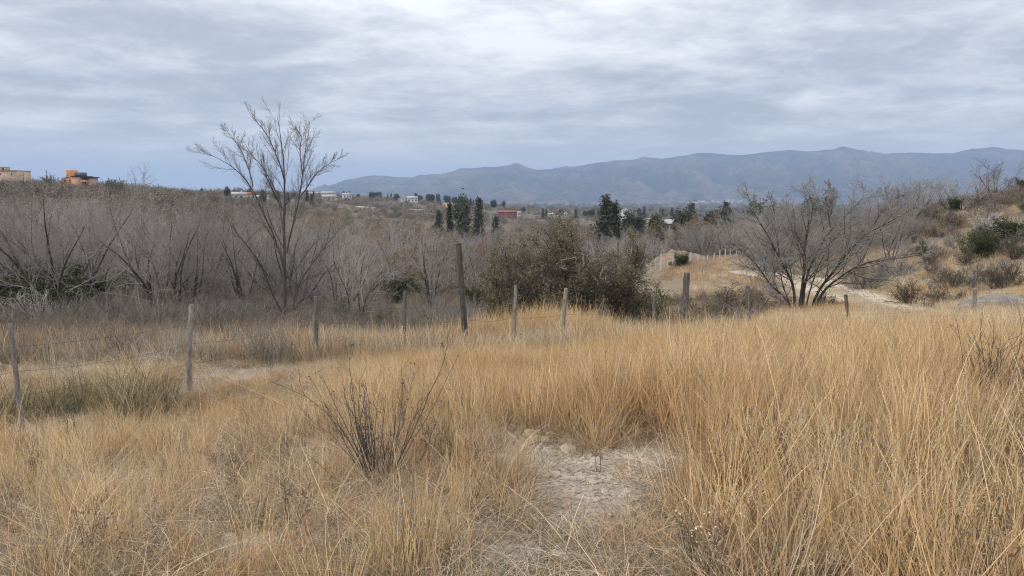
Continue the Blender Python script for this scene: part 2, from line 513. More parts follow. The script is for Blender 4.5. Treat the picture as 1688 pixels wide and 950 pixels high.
# ------------------------------------------------------------------ mountain range
def build_mountain():
    sky = np.array([(-2600, 330), (-1400, 326), (-300, 328), (300, 322), (480, 322), (540, 312), (580, 297), (620, 289), (650, 292), (680, 294), (692, 289), (725, 288), (760, 279), (800, 276), (832, 274),
                    (850, 270), (864, 275), (885, 281.5), (905, 279), (940, 275), (985, 270), (1010, 265), (1040, 264), (1062, 260), (1085, 263), (1120, 258), (1152, 253), (1175, 254), (1210, 257.5), (1255, 252), (1300, 249.5),
                    (1340, 251), (1365, 248), (1380, 243), (1400, 247), (1440, 256), (1490, 253), (1530, 255), (1562, 255), (1590, 247), (1625, 244), (1660, 249), (1700, 253), (1900, 246), (2300, 258), (3200, 270), (5200, 300)], float)
    s = np.concatenate([np.linspace(-1800, 450, 70), np.linspace(460, 1800, 560), np.linspace(1820, 3400, 70)])
    t = np.concatenate([np.linspace(0, 1, 60), np.linspace(1.08, 2.0, 12)])
    SU, T = np.meshgrid(s, t, indexing='ij')
    YR = 9000.0 + 500 * (fbm(SU, SU * 0, 260, 3, 9) - 0.5)
    top = (HORIZON - np.interp(SU, sky[:, 0], sky[:, 1])) / FPX * YR + (fbm(SU, SU * 0, 14, 5, 12) - 0.5) * 30 + EYE[2]
    base = -70.0 + EYE[2] - 6
    Y = np.where(T <= 1, 6000 + (YR - 6000) * T, YR + (T - 1) * 3500)
    X = (SU - CX) / FPX * YR
    warp = (fbm(X, Y, 900, 3, 21) - 0.5) * 1100
    spur = 1 - np.abs(2 * fbm(X + warp + (Y - 9000) * 0.35, Y * 0.30, 520, 4, 14) - 1) * 2.0
    spur2 = 1 - np.abs(2 * fbm(X + warp * 0.4 - (Y - 9000) * 0.2, Y * 0.5, 170, 4, 15) - 1) * 2.0
    tt = np.clip(T, 0, 1)
    prof = np.where(T <= 1, tt ** 1.12, np.clip(1 - (T - 1) * 0.8, 0, 1))
    env = (np.sin(math.pi * np.clip(tt, 0, 1) ** 0.9)) * np.where(T <= 1, 1, 0.3)
    hgt = np.maximum(top - base, 5)
    Z = base + hgt * prof + env * hgt * (0.36 * (spur - 0.55) + 0.17 * (spur2 - 0.55))
    Z = np.where(T <= 1, np.minimum(Z, EYE[2] + (top - EYE[2]) * Y / YR * 0.985 - 4 * (1 - tt)), Z)
    Z = np.where(T == 1, top, Z)
    n, m = X.shape
    idx = np.arange(n * m).reshape(n, m)
    Q = np.stack([idx[:-1, :-1], idx[1:, :-1], idx[1:, 1:], idx[:-1, 1:]], axis=-1).reshape(-1, 4)

    def mat(nn):
        ge = nn.n('ShaderNodeNewGeometry')
        a = nn.n('ShaderNodeTexNoise', {'Vector': (ge, 'Position'), 'Scale': 0.0035, 'Detail': 10.0, 'Roughness': 0.68})
        b = nn.n('ShaderNodeTexNoise', {'Vector': (ge, 'Position'), 'Scale': 0.02, 'Detail': 8.0, 'Roughness': 0.7})
        cr = nn.n('ShaderNodeAttribute', attribute_name='col')          # relief shading painted into colour: lighter grass and rock crests, darker scrub gullies
        v = nn.math('MULTIPLY_ADD', (b, 0), 0.36, nn.math('MULTIPLY_ADD', (a, 0), 0.36, nn.math('MULTIPLY', (cr, 'Fac'), 0.25)))
        c = nn.ramp(v, [(0.38, (0.012, 0.015, 0.010)), (0.5, (0.055, 0.048, 0.033)), (0.56, (0.15, 0.115, 0.078)), (0.68, (0.27, 0.21, 0.145))])
        return principled(nn, c, 0.95, ((b, 0), 1.0, 60.0), 0.05)

    crest = np.clip(0.62 * spur + 0.38 * spur2, 0, 1)[..., None] * np.ones(3)
    me = make_mesh('mountain', np.stack([X, Y, Z], -1).reshape(-1, 3), Q, None, [material('mountain_scrub', mat)], crest.reshape(-1, 3), True)
    link('mountain', me, kind='structure', label='long blue mountain range with folded slopes along the horizon', cat='mountain')


build_mountain()


# ------------------------------------------------------------------ dirt track on the right
def strip(name, pts, half, mat, label, lift=0.03, cat='track'):
    pts = np.array(pts, float)
    d = np.r_[0, np.cumsum(np.hypot(*np.diff(pts, axis=0).T))]
    q = np.arange(0, d[-1], 0.35)

    def sm(c):
        a = np.interp(q, d, c)
        k = np.ones(15) / 15
        return np.convolve(np.pad(a, 7, mode='edge'), k, 'valid')
    x, y = sm(pts[:, 0]), sm(pts[:, 1])
    tx, ty = np.gradient(x), np.gradient(y)
    l = np.hypot(tx, ty)
    nx, ny = ty / l, -tx / l
    w = np.linspace(-1, 1, 15)
    X = x[:, None] + nx[:, None] * w * half
    Y = y[:, None] + ny[:, None] * w * half
    rut = -0.05 * np.exp(-((np.abs(w) - 0.55) / 0.22) ** 2) + 0.03 * np.exp(-(w / 0.25) ** 2)
    Z = ground(X.ravel(), Y.ravel()).reshape(X.shape) + lift + 0.05 * (1 - w ** 4) + rut
    n, m = X.shape
    idx = np.arange(n * m).reshape(n, m)
    Q = np.stack([idx[:-1, :-1], idx[1:, :-1], idx[1:, 1:], idx[:-1, 1:]], axis=-1).reshape(-1, 4)
    W = np.broadcast_to(w[None, :], X.shape)
    col = np.stack([W * 0.5 + 0.5, np.zeros_like(W), np.zeros_like(W)], -1).reshape(-1, 3)
    me = make_mesh(name, np.stack([X, Y, Z], -1).reshape(-1, 3), Q, None, [mat], col, True)
    return link(name, me, kind='structure', label=label, cat=cat)


def track_mat(n):
    at_ = n.n('ShaderNodeAttribute', attribute_name='col')
    s = n.n('ShaderNodeSeparateColor', {0: (at_, 'Color')})
    ge = n.n('ShaderNodeNewGeometry')
    no = n.n('ShaderNodeTexNoise', {'Vector': (ge, 'Position'), 'Scale': 3.0, 'Detail': 8.0, 'Roughness': 0.7})
    w = n.math('ADD', (s, 0), n.math('MULTIPLY_ADD', (no, 0), 0.16, -0.08))
    dirt = n.ramp((no, 0), [(0.3, (0.40, 0.315, 0.225)), (0.7, (0.62, 0.52, 0.40))])
    grass = n.ramp((no, 0), [(0.3, (0.22, 0.175, 0.105)), (0.7, (0.44, 0.35, 0.215))])
    k = n.ramp(w, [(0.03, 0.0), (0.13, 1.0), (0.33, 1.0), (0.42, 0.1)])
    k2 = n.ramp(w, [(0.58, 0.1), (0.67, 1.0), (0.86, 1.0), (0.97, 0.0)])
    kk = n.math('MAXIMUM', k, n.math('MULTIPLY', k2, n.math('GREATER_THAN', w, 0.5)))
    kk = n.math('MULTIPLY', kk, 1.0)
    half = n.math('LESS_THAN', w, 0.5)
    k1 = n.math('MULTIPLY', k, half)
    kk = n.math('MAXIMUM', k1, n.math('MULTIPLY', k2, n.math('GREATER_THAN', w, 0.5)))
    c = n.mix(kk, grass, dirt)
    return principled(n, c, 0.95, ((no, 0), 0.5, 0.05), 0.1)


M['track'] = material('track_dirt', track_mat)


def gpt(u, y):
    return ((u - CX) / FPX * y, y)


TRACK = [gpt(1590, 24), gpt(1530, 28), gpt(1455, 34), gpt(1408, 41), gpt(1362, 50), gpt(1310, 57), gpt(1265, 62), gpt(1225, 67)]
strip('dirt_track', TRACK, 2.1, M['track'], 'pale two rut dirt track curving past the spreading bare tree')
strip('sandy_track', [gpt(-60, 56), gpt(60, 56), gpt(125, 57), gpt(190, 60), gpt(260, 63), gpt(330, 68)], 1.9, plain('sand', (0.62, 0.53, 0.38), 0.95, 0.2, 0.6), 'pale sandy track glimpsed behind the bare wood')
strip('hillside_track', [gpt(590, 560), gpt(640, 600), gpt(690, 640), gpt(740, 650), gpt(800, 640)], 3.2, plain('pale_dirt', (0.55, 0.47, 0.36), 0.95, 0.2, 0.2), 'pale dirt road cut across the distant slope below the houses', 0.1)


def bank():
    c = on_ground(1104, 96)
    x, y = np.meshgrid(np.linspace(-5, 5, 50), np.linspace(-3, 5, 40), indexing='ij')
    X, Y = c[0] + x, c[1] + y
    hgt = 1.7 * np.exp(-((x - 0.6) / 2.9) ** 2 - ((y - 1.0) / 2.2) ** 2) * (0.35 + 1.3 * fbm(X, Y, 1.9, 5, 8)) - 0.12
    Z = ground(X.ravel(), Y.ravel()).reshape(X.shape) + hgt
    n, m = X.shape
    idx = np.arange(n * m).reshape(n, m)
    Q = np.stack([idx[:-1, :-1], idx[1:, :-1], idx[1:, 1:], idx[:-1, 1:]], axis=-1).reshape(-1, 4)
    me = make_mesh('earth_bank', np.stack([X, Y, Z], -1).reshape(-1, 3), Q, None, [plain('bare_earth', (0.235, 0.18, 0.13), 0.95, 0.6, 0.9)], None, True)
    link('earth_bank', me, kind='structure', label='brown bare earth bank behind the white fence posts', cat='bank')


bank()


# ------------------------------------------------------------------ growing bare trees
def grow(P0, D0, L, K, wob, up, r):
    n = len(P0)
    P = np.empty((n, K, 3))
    P[:, 0] = P0
    D = D0.copy()
    step = (L / (K - 1))[:, None]
    for k in range(1, K):
        D = D + r.normal(size=(n, 3)) * wob
        D[:, 2] += up
        D /= np.linalg.norm(D, axis=1, keepdims=True) + 1e-9
        P[:, k] = P[:, k - 1] + D * step
    return P


def sprout(P, R, n, tmin, tmax, ang, angsd, ratio, r, taper=0.45, rr=0.42):
    """n children per path: start points, directions, lengths, radii."""
    N0, K = P.shape[:2]
    L = np.linalg.norm(np.diff(P, axis=1), axis=2).sum(axis=1)
    par = np.repeat(np.arange(N0), n)
    t = tmin + (tmax - tmin) * (np.tile(np.arange(n), N0) + r.uniform(0, 1, N0 * n)) / n
    f = t * (K - 1)
    i = np.clip(f.astype(int), 0, K - 2)
    w = (f - i)[:, None]
    p0, p1 = P[par, i], P[par, i + 1]
    start = p0 * (1 - w) + p1 * w
    rad = R[par, i] * (1 - w[:, 0]) + R[par, i + 1] * w[:, 0]
    T = p1 - p0
    T /= np.linalg.norm(T, axis=1, keepdims=True) + 1e-9
    q = np.cross(T, r.normal(size=T.shape))
    q /= np.linalg.norm(q, axis=1, keepdims=True) + 1e-9
    a = np.clip(r.normal(ang, angsd, len(par)), 0.12, 1.9)[:, None]
    D = T * np.cos(a) + q * np.sin(a)
    ln = L[par] * ratio * (1 - taper * t) * r.uniform(0.65, 1.25, len(par))
    return start, D, ln, rad * rr


def radii(r0, K, end, p=1.0):
    t = np.linspace(0, 1, K)[None, :]
    return r0[:, None] * (1 - t ** p) + np.maximum(end, r0[:, None] * 0.12) * t ** p


def ramify(P, R, levels, r, taper=0.45):
    """Grow further levels on given limbs. levels: (n, tmin, tmax, angle, angle sd, ratio, K, wobble, up, min radius). Returns every level's paths."""
    out = [(P, R)]
    for (n, t0, t1, a, sd, ratio, K, wob, up, rmin) in levels:
        s, D, L, r0 = sprout(P, R, n, t0, t1, a, sd, ratio, r, taper)
        taper = 0.45
        P = grow(s, D, L, K, wob, up, r)
        R = radii(np.maximum(r0, rmin), K, rmin * 0.7)
        out.append((P, R))
    return out


def smooth_path(pts, K):
    pts = np.asarray(pts, float)
    d = np.r_[0, np.cumsum(np.linalg.norm(np.diff(pts, axis=0), axis=1))]
    q = np.linspace(0, d[-1], K)
    P = np.stack([np.interp(q, d, pts[:, i]) for i in range(3)], 1)
    for _ in range(2):
        P[1:-1] = 0.25 * P[:-2] + 0.5 * P[1:-1] + 0.25 * P[2:]
    return P


GREY = (0.5, 0.5, 0.5)


def tree_meshes(name, lv, n_wood, trunk_mat, twig_mat, leaf=None, r=rng, sides=(7, 5, 4, 3, 3, 3)):
    """Split levels into a trunk mesh (the first n_wood) and a crown mesh (the rest, with leaves when given)."""
    a = Geo()
    for i, (P, R) in enumerate(lv[:n_wood]):
        a.tubes(P, R, sides[min(i, 5)])
    b = Geo()
    for i, (P, R) in enumerate(lv[n_wood:]):
        b.tubes(P, R, sides[min(i + n_wood, 5)])
    mats = [twig_mat]
    crown = b
    tm = a.mesh(name + '_trunk', [trunk_mat], True, False)
    V = np.concatenate(b.V)
    Q = np.concatenate(b.Q)
    mi = np.zeros(len(Q), int)
    C = np.concatenate(b.C)
    if leaf is not None:
        pts, size, colour = leaf
        g = Geo().leaves(pts, size, colour, 0.55, 0.3, r)
        Q = np.concatenate([Q, np.concatenate(g.Q) + len(V)])
        mi = np.r_[mi, np.ones(len(Q) - len(mi), int)]
        V = np.concatenate([V, np.concatenate(g.V)])
        C = np.concatenate([C, np.concatenate(g.C)])
        mats = [twig_mat, M['leaf']]
    cm = make_mesh(name + '_crown', V, Q, None, mats, C, False, mi)
    return tm, cm


def leaf_points(P, n, r, t0=0.3, spread=0.05):
    N0, K = P.shape[:2]
    par = r.integers(0, N0, n)
    f = r.uniform(t0, 1, n) * (K - 1)
    i = np.clip(f.astype(int), 0, K - 2)
    w = (f - i)[:, None]
    return P[par, i] * (1 - w) + P[par, i + 1] * w + r.normal(size=(n, 3)) * spread


def leaf_cols(n, a, b, r):
    t = r.uniform(0, 1, (n, 1))
    return (np.array(a) * (1 - t) + np.array(b) * t) * r.uniform(0.75, 1.25, (n, 1))


def bare_proto(seed, h, stems, spread, up, n1=9, n2=8, n3=6, twig=0.0038, leaf=None, wob=0.15, r0=0.085, fork=0.05):
    r = np.random.default_rng(seed)
    az = np.arange(stems) * 2 * math.pi / stems + r.uniform(-0.5, 0.5, stems)
    el = spread * r.uniform(0.35, 1.1, stems)
    D = np.stack([np.cos(az) * np.sin(el), np.sin(az) * np.sin(el), np.cos(el)], 1)
    P0 = np.stack([np.cos(az) * fork, np.sin(az) * fork, np.full(stems, -0.25)], 1)
    P = grow(P0, D, h * r.uniform(0.8, 1.08, stems), 12, wob * 0.6, up * 0.5, r)
    R = radii(r0 * r.uniform(0.7, 1.15, stems), 12, twig * 1.6)
    lv = ramify(P, R, [(n1, 0.22, 0.95, 0.62, 0.2, 0.52, 8, wob, up, twig * 1.7), (n2, 0.15, 1.0, 0.62, 0.25, 0.5, 5, wob * 1.2, up * 1.2, twig * 1.2), (n3, 0.1, 1.0, 0.62, 0.3, 0.55, 4, wob * 1.4, up, twig)], r)
    lf = None
    if leaf:
        pts = leaf_points(lv[3][0], leaf[0], r)
        lf = (pts, leaf[1], leaf_cols(len(pts), leaf[2], leaf[3], r))
    k = 6.0 / np.percentile(lv[3][0][..., 2], 99.7)
    lv = [(a * k, b * max(k, 0.9)) for a, b in lv]
    if lf:
        lf = (lf[0] * k, lf[1], lf[2])
    return tree_meshes('bare_tree', lv, 1, M['bark'], M['twig'], lf, r)


PROTO = []
specs = [(1, 6.4, 4, 0.42, 0.03), (2, 6.0, 5, 0.55, 0.04), (3, 6.8, 3, 0.30, 0.03), (4, 5.6, 5, 0.75, 0.05), (5, 6.2, 2, 0.28, 0.02), (6, 5.4, 6, 0.65, 0.03), (7, 6.0, 3, 0.5, 0.0)]
for k, h, st, sp, up in specs:
    PROTO.append(bare_proto(k, h, st, sp, up, n1=11 if st < 4 else 9, n2=8, n3=6 if st < 4 else 5))
PROTO_MID = [bare_proto(k + 30, h, st, sp, up, n1=10, n2=7, n3=5, twig=0.0075) for k, h, st, sp, up in (specs[0], specs[1], specs[3], specs[5])]
PROTO_FAR = [bare_proto(k + 50, h, st, sp, up, n1=9, n2=7, n3=5, twig=0.04) for k, h, st, sp, up in (specs[0], specs[3], specs[5])]
RUSSET = [bare_proto(20, 6.0, 4, 0.55, 0.03, leaf=(5000, 0.085, (0.30, 0.17, 0.07), (0.42, 0.27, 0.11))), bare_proto(21, 5.6, 5, 0.65, 0.03, leaf=(3000, 0.08, (0.26, 0.19, 0.10), (0.36, 0.24, 0.12)))]


def plant_proto(name, meshes, loc, label, cat='tree', group=None, rz=0.0, sc=1.0):
    t = thing(name, loc, label, cat, group, rz)
    t.scale = (sc, sc, sc) if np.isscalar(sc) else sc
    link('trunk', meshes[0], t)
    link('crown', meshes[1], t)
    return t


# ---- the two traced trees
def px_path(pts, y0, y1, K, base=None):
    n = len(pts)
    W = [at(u, v, y0 + (y1 - y0) * (i / max(n - 1, 1)) ** 1.3) for i, (u, v) in enumerate(pts)]
    return smooth_path(np.array(W), K)


def traced_tree(name, limbs, y0, levels, label, trunk_mat, twig_mat, seed, K=16, n_wood=1, foot=None, leaf=None, extra=None):
    r = np.random.default_rng(seed)
    P, R = [], []
    for pts, y1, ra, rb in limbs:
        P.append(px_path(pts, y0 if pts[0][1] > 500 or extra else y0 + 0.3 * (y1 - y0), y1, K))
        R.append(0.62 * ra * (1 - np.linspace(0, 1, K)) ** 0.9 + 0.8 * rb)
    P, R = np.array(P), np.array(R)
    P += np.cumsum(r.normal(size=P.shape) * 0.006, axis=1)
    base = P[0, 0].copy()
    base[2] = gz(base[0], base[1])
    dz = P[:, 0, 2] - base[2]
    for i in range(len(P)):                      # root every limb that starts at the foot in the soil
        if limbs[i][0][0][1] > 495:
            P[i, 0, 2] = base[2] - 0.2
    P -= base
    lv = ramify(P, R, levels, r, 0.62 if name == 'tall_bare_tree' else 0.78)
    t = thing(name, base, label, 'tree')
    tm, cm = tree_meshes(name, lv, n_wood + 1, trunk_mat, twig_mat, None, r)
    link('trunk', tm, t)
    link('crown', cm, t)
    return t


def lo(x, y):
    return (340 + x / 4.75, 350 + y / 4.75)


def hi(x, y):
    return (320 + x / 4.75, 170 + y / 4.75)


def rt(x, y):
    return (1180 + x / 3.8, 290 + y / 3.8)


YT = 27.0
TALL = [
    ([lo(630, 850), lo(615, 650), lo(605, 500), lo(625, 330), lo(605, 200), lo(610, 0), hi(710, 700), hi(705, 580), hi(700, 480), hi(690, 300), hi(660, 180), hi(650, 90)], 27.4, 0.105, 0.006),
    ([hi(704, 600), hi(690, 520), hi(640, 400), hi(610, 330), hi(560, 230), hi(480, 130), hi(430, 70)], 26.2, 0.035, 0.005),
    ([lo(625, 840), lo(600, 790), lo(520, 640), lo(490, 540), lo(420, 380), lo(330, 270), lo(230, 140), lo(130, 0)], 25.6, 0.06, 0.006),
    ([lo(605, 430), lo(570, 280), lo(530, 180), lo(440, 0), hi(460, 660), hi(350, 530), hi(270, 460), hi(130, 410), hi(50, 370)], 26.0, 0.055, 0.005),
    ([hi(460, 660), hi(440, 570), hi(390, 430), hi(350, 350), hi(280, 260), hi(235, 195)], 28.0, 0.032, 0.005),
    ([hi(712, 880), hi(660, 740), hi(580, 580), hi(500, 460), hi(430, 390), hi(390, 300)], 28.6, 0.035, 0.005),
    ([hi(690, 840), hi(620, 700), hi(560, 560), hi(540, 420)], 26.6, 0.028, 0.005),
    ([lo(632, 320), lo(650, 190), lo(700, 20), hi(820, 740), hi(845, 580), hi(860, 430), hi(880, 330), hi(900, 230), hi(905, 140)], 28.4, 0.05, 0.005),
    ([hi(812, 760), hi(880, 670), hi(950, 560), hi(1050, 480), hi(1170, 420)], 27.4, 0.03, 0.005),
    ([hi(850, 560), hi(830, 380), hi(850, 260), hi(760, 180)], 29.2, 0.025, 0.005),
    ([lo(650, 840), lo(690, 720), lo(705, 560), lo(712, 440), lo(690, 370), lo(630, 270)], 27.9, 0.03, 0.008),
    ([lo(700, 650), lo(740, 540), lo(830, 400), lo(930, 270), lo(1050, 120)], 26.5, 0.03, 0.005),
    ([lo(712, 440), lo(760, 360), lo(830, 270), lo(890, 190)], 28.2, 0.02, 0.005),
    ([lo(620, 845), lo(500, 760), lo(400, 720), lo(250, 640)], 25.5, 0.03, 0.005),
    ([lo(655, 845), lo(730, 690), lo(820, 650), lo(900, 640)], 26.2, 0.022, 0.005),
    ([lo(705, 600), lo(800, 520), lo(900, 490), lo(1040, 450)], 27.4, 0.018, 0.005),
]
traced_tree('tall_bare_tree', TALL, YT, [(18, 0.16, 0.99, 0.48, 0.18, 0.34, 8, 0.09, 0.05, 0.0040), (11, 0.10, 1.0, 0.52, 0.22, 0.40, 5, 0.12, 0.04, 0.0027), (6, 0.12, 1.0, 0.55, 0.25, 0.50, 3, 0.13, 0.03, 0.0020)],
            'tall slender bare tree with ascending limbs rising above the hill line against the sky', M['bark_mid'], M['twig_mid'], 41)

SPREAD = [
    ([rt(480, 838), rt(430, 750), rt(350, 700), rt(290, 600), rt(230, 530), rt(150, 460), rt(90, 420)], 27.6, 0.07, 0.008),
    ([rt(495, 835), rt(490, 690), rt(440, 590), rt(390, 520), rt(370, 450), rt(320, 370), rt(260, 280), rt(225, 200), rt(190, 100)], 28.4, 0.085, 0.007),
    ([rt(400, 520), rt(390, 400), rt(370, 300), rt(370, 230), rt(330, 110)], 30.0, 0.045, 0.006),
    ([rt(525, 838), rt(545, 680), rt(560, 560), rt(555, 430), rt(580, 340), rt(600, 260), rt(620, 180), rt(560, 70)], 29.6, 0.10, 0.007),
    ([rt(545, 838), rt(560, 640), rt(600, 550), rt(650, 450), rt(720, 330), rt(800, 270), rt(910, 170), rt(960, 90)], 30.4, 0.075, 0.007),
    ([rt(598, 835), rt(640, 720), rt(690, 670), rt(760, 570), rt(830, 490), rt(890, 400), rt(960, 350), rt(1040, 320), rt(1130, 270), rt(1250, 190)], 28.2, 0.085, 0.007),
    ([rt(612, 835), rt(690, 690), rt(800, 620), rt(900, 550), rt(1000, 530), rt(1170, 515), rt(1330, 480)], 27.2, 0.08, 0.007),
    ([rt(470, 838), rt(420, 680), rt(390, 560), rt(360, 480), rt(300, 420)], 30.8, 0.04, 0.006),
    ([rt(560, 830), rt(640, 560), rt(760, 480), rt(880, 430)], 31.2, 0.045, 0.006),
    ([rt(720, 330), rt(700, 220), rt(730, 120), rt(700, 60)], 30.0, 0.03, 0.006),
    ([rt(560, 560), rt(500, 400), rt(450, 260), rt(440, 150)], 31.0, 0.04, 0.006),
    ([rt(960, 350), rt(1040, 230), rt(1120, 150), rt(1180, 110)], 29.4, 0.03, 0.006),
]
traced_tree('spreading_bare_tree', SPREAD, 29.0, [(24, 0.16, 1.0, 0.75, 0.25, 0.46, 7, 0.15, 0.03, 0.0068), (12, 0.12, 1.0, 0.75, 0.3, 0.46, 5, 0.18, 0.015, 0.0046), (8, 0.1, 1.0, 0.7, 0.3, 0.5, 3, 0.2, 0.0, 0.0042)],
            'wide many stemmed bare tree with crooked grey limbs beside the dirt track', M['bark'], M['twig_pale'], 42)

# ---- near bare wood on the left, placed trees first
WOOD = "bare trees of the grey wood"
L_WOOD = 'grey leafless tree crowded among the other bare trees of the wood'
taken = []


def put_tree(k, u, y, h, label=L_WOOD, group=WOOD, protos=PROTO, name='bare_tree', first={}):
    me = protos[k % len(protos)]
    key = (id(protos), k % len(protos))
    p = on_ground(u, y)
    H0 = 6.0
    rz = rng.uniform(0, 6.28)
    sc = h / H0
    s = (sc * rng.uniform(0.9, 1.15), sc * rng.uniform(0.9, 1.15), sc)
    taken.append((p[0], p[1]))
    if key in first:
        return copy_thing(first[key], p, rz, s, label, group)
    t = plant_proto(name, me, p, label, 'tree', group, rz, s)
    first[key] = t
    return t


put_tree(1, 74, 29, 6.3, 'dark trunked bare tree fanning out above the shadowed thicket at the wood edge')
put_tree(3, 96, 31, 6.2, 'dark multi stemmed bare tree just behind the shadowed thicket')
put_tree(6, 255, 29, 5.2, 'leaning bare tree with a dark foot at the near edge of the wood')
put_tree(4, 285, 30, 4.6, 'small bare tree with forked dark base beside the leaning tree')
put_tree(2, 592, 31, 4.6, 'slim twin stemmed bare sapling standing alone past the square topped post')
put_tree(2, 160, 34, 5.8)
put_tree(0, 395, 33, 4.6)


def scatter_trees(n, u0, u1, y0, y1, hfun, mind, label, group, protos, kinds, rr):
    done, tries = 0, 0
    while done < n and tries < n * 40:
        tries += 1
        y = math.sqrt(rr.uniform(y0 * y0, y1 * y1))
        u = rr.uniform(u0, u1)
        x = (u - CX) / FPX * y
        if any((x - a) ** 2 + (y - b) ** 2 < mind * mind for a, b in taken[-260:]):
            continue
        if 1050 < u < 1240 and y < 100:
            continue
        h = hfun(u, y, rr)
        if h is None:
            continue
        put_tree(int(rr.choice(kinds)), u, y, h, label, group, protos)
        done += 1


def top_height(u, y, v):
    """How tall a tree must be at (u, y) to reach photograph row v."""
    p = on_ground(u, y)
    return float(at(u, v, y)[2] - p[2])


LINE = np.array([(-400, 300), (0, 302), (150, 308), (260, 315), (340, 318), (430, 335), (520, 352), (600, 362), (680, 358), (760, 366), (840, 372), (930, 378), (1010, 378), (1090, 372), (1180, 352), (1280, 338), (1400, 330), (1700, 320)], float)


def h_wood(u, y, r):
    h = top_height(u, y, np.interp(u, LINE[:, 0], LINE[:, 1]) + r.uniform(-4, 34))
    return h if 2.2 < h < 9.5 else None


put_tree(3, 98, 214, 5.2, 'flat crowned bare tree on the hill top beside the orange house', None, PROTO_FAR)
for u_, h_ in ((196, 5.0), (172, 3.4), (214, 3.2), (240, 3.6), (268, 4.0), (62, 2.6), (322, 3.8)):
    put_tree(int(u_), u_, 215, h_, 'small bare tree standing on the left hill line', 'bare trees on the left hill line', PROTO_FAR)
rh = np.random.default_rng(66)
for i in range(34):
    u_ = rh.uniform(150, 540)
    y_ = 222 if u_ < 200 else (rh.uniform(260, 320) if u_ < 300 else rh.uniform(430, 700))
    put_tree(i % 7, u_, y_, rh.uniform(3.0, 5.0) * (1 if y_ < 330 else 1.5), 'small bare tree standing on the left hill line', 'bare trees on the left hill line', PROTO_FAR)
r1 = np.random.default_rng(77)
scatter_trees(95, -170, 400, 31, 62, h_wood, 1.7, L_WOOD, WOOD, PROTO, range(7), r1)
scatter_trees(30, 380, 580, 36, 70, h_wood, 2.2, L_WOOD, WOOD, PROTO, range(7), r1)
VAL = "leafless trees down in the valley"
L_VAL = 'leafless tree among many down on the valley floor'
scatter_trees(70, 540, 1220, 52, 140, h_wood, 3.0, L_VAL, VAL, PROTO_MID, range(4), r1)
scatter_trees(34, 1120, 1520, 62, 120, h_wood, 2.6, 'grey bare tree in the thicket beyond the dirt track', "bare trees beyond the dirt track", PROTO_MID, range(4), r1)
RUS = "valley trees with a few russet leaves"
for u, y, h in [(560, 78, 6.6), (500, 82, 6.8), (610, 92, 7.0), (760, 88, 6.4), (700, 70, 6.0), (1120, 150, 8.5), (1160, 160, 8.5), (1020, 150, 8), (860, 110, 7.5), (660, 120, 8.5), (430, 95, 7.2), (545, 120, 8.5), (930, 140, 8.0), (1080, 130, 6.6)]:
    put_tree(int(r1.integers(0, 2)), u, y, h, 'valley tree still holding some russet leaves', RUS, RUSSET)


# ------------------------------------------------------------------ scattered stuff: one object per kind of cover, instanced by geometry nodes
def scatter_object(name, protos, pts, rot, scl, idx, label, cat, kind='stuff'):
    pts = np.asarray(pts, np.float32)
    me = bpy.data.meshes.new(name)
    me.vertices.add(len(pts))
    me.vertices.foreach_set('co', pts.ravel())
    for nm, typ, arr, f in (('turn', 'FLOAT_VECTOR', rot, 'vector'), ('size', 'FLOAT_VECTOR', scl, 'vector'), ('which', 'INT', idx, 'value')):
        a = me.attributes.new(nm, typ, 'POINT')
        a.data.foreach_set(f, np.asarray(arr, np.int32 if typ == 'INT' else np.float32).ravel())
    for p in protos:
        for m in p.materials:
            if m.name not in [q.name for q in me.materials]:
                me.materials.append(m)
    o = link(name, me, label=label, cat=cat, kind=kind)
    ng = bpy.data.node_groups.new(name, 'GeometryNodeTree')
    ng.interface.new_socket('Geometry', in_out='INPUT', socket_type='NodeSocketGeometry')
    ng.interface.new_socket('Geometry', in_out='OUTPUT', socket_type='NodeSocketGeometry')
    gi, go = ng.nodes.new('NodeGroupInput'), ng.nodes.new('NodeGroupOutput')
    L = ng.links.new

    def attr(nm, typ):
        a = ng.nodes.new('GeometryNodeInputNamedAttribute')
        a.data_type = typ
        a.inputs['Name'].default_value = nm
        return a.outputs['Attribute']
    turn, size, which = attr('turn', 'FLOAT_VECTOR'), attr('size', 'FLOAT_VECTOR'), attr('which', 'INT')
    e2r = ng.nodes.new('FunctionNodeEulerToRotation')
    L(turn, e2r.inputs[0])
    join = ng.nodes.new('GeometryNodeJoinGeometry')
    for k, p in enumerate(protos):
        src = bpy.data.objects.new(name + '_source', p)
        oi = ng.nodes.new('GeometryNodeObjectInfo')
        oi.inputs['Object'].default_value = src
        oi.inputs['As Instance'].default_value = False
        cmp = ng.nodes.new('FunctionNodeCompare')
        cmp.data_type, cmp.operation = 'INT', 'EQUAL'
        ia = [s for s in cmp.inputs if s.type == 'INT']
        L(which, ia[0])
        ia[1].default_value = k
        iop = ng.nodes.new('GeometryNodeInstanceOnPoints')
        L(gi.outputs[0], iop.inputs['Points'])
        L(cmp.outputs[0], iop.inputs['Selection'])
        L(oi.outputs['Geometry'], iop.inputs['Instance'])
        L(e2r.outputs[0], iop.inputs['Rotation'])
        L(size, iop.inputs['Scale'])
        L(iop.outputs[0], join.inputs[0])
    L(join.outputs[0], go.inputs[0])
    md = o.modifiers.new('scatter', 'NODES')
    md.node_group = ng
    return o


# ---- grass tufts
STRAW = dict(gold=((0.62, 0.453, 0.256), (0.82, 0.645, 0.412)), straw=((0.66, 0.55, 0.395), (0.83, 0.73, 0.565)), rust=((0.47, 0.325, 0.21), (0.65, 0.475, 0.32)),
             grey=((0.27, 0.245, 0.20), (0.50, 0.46, 0.39)), green=((0.20, 0.185, 0.11), (0.36, 0.325, 0.205)))


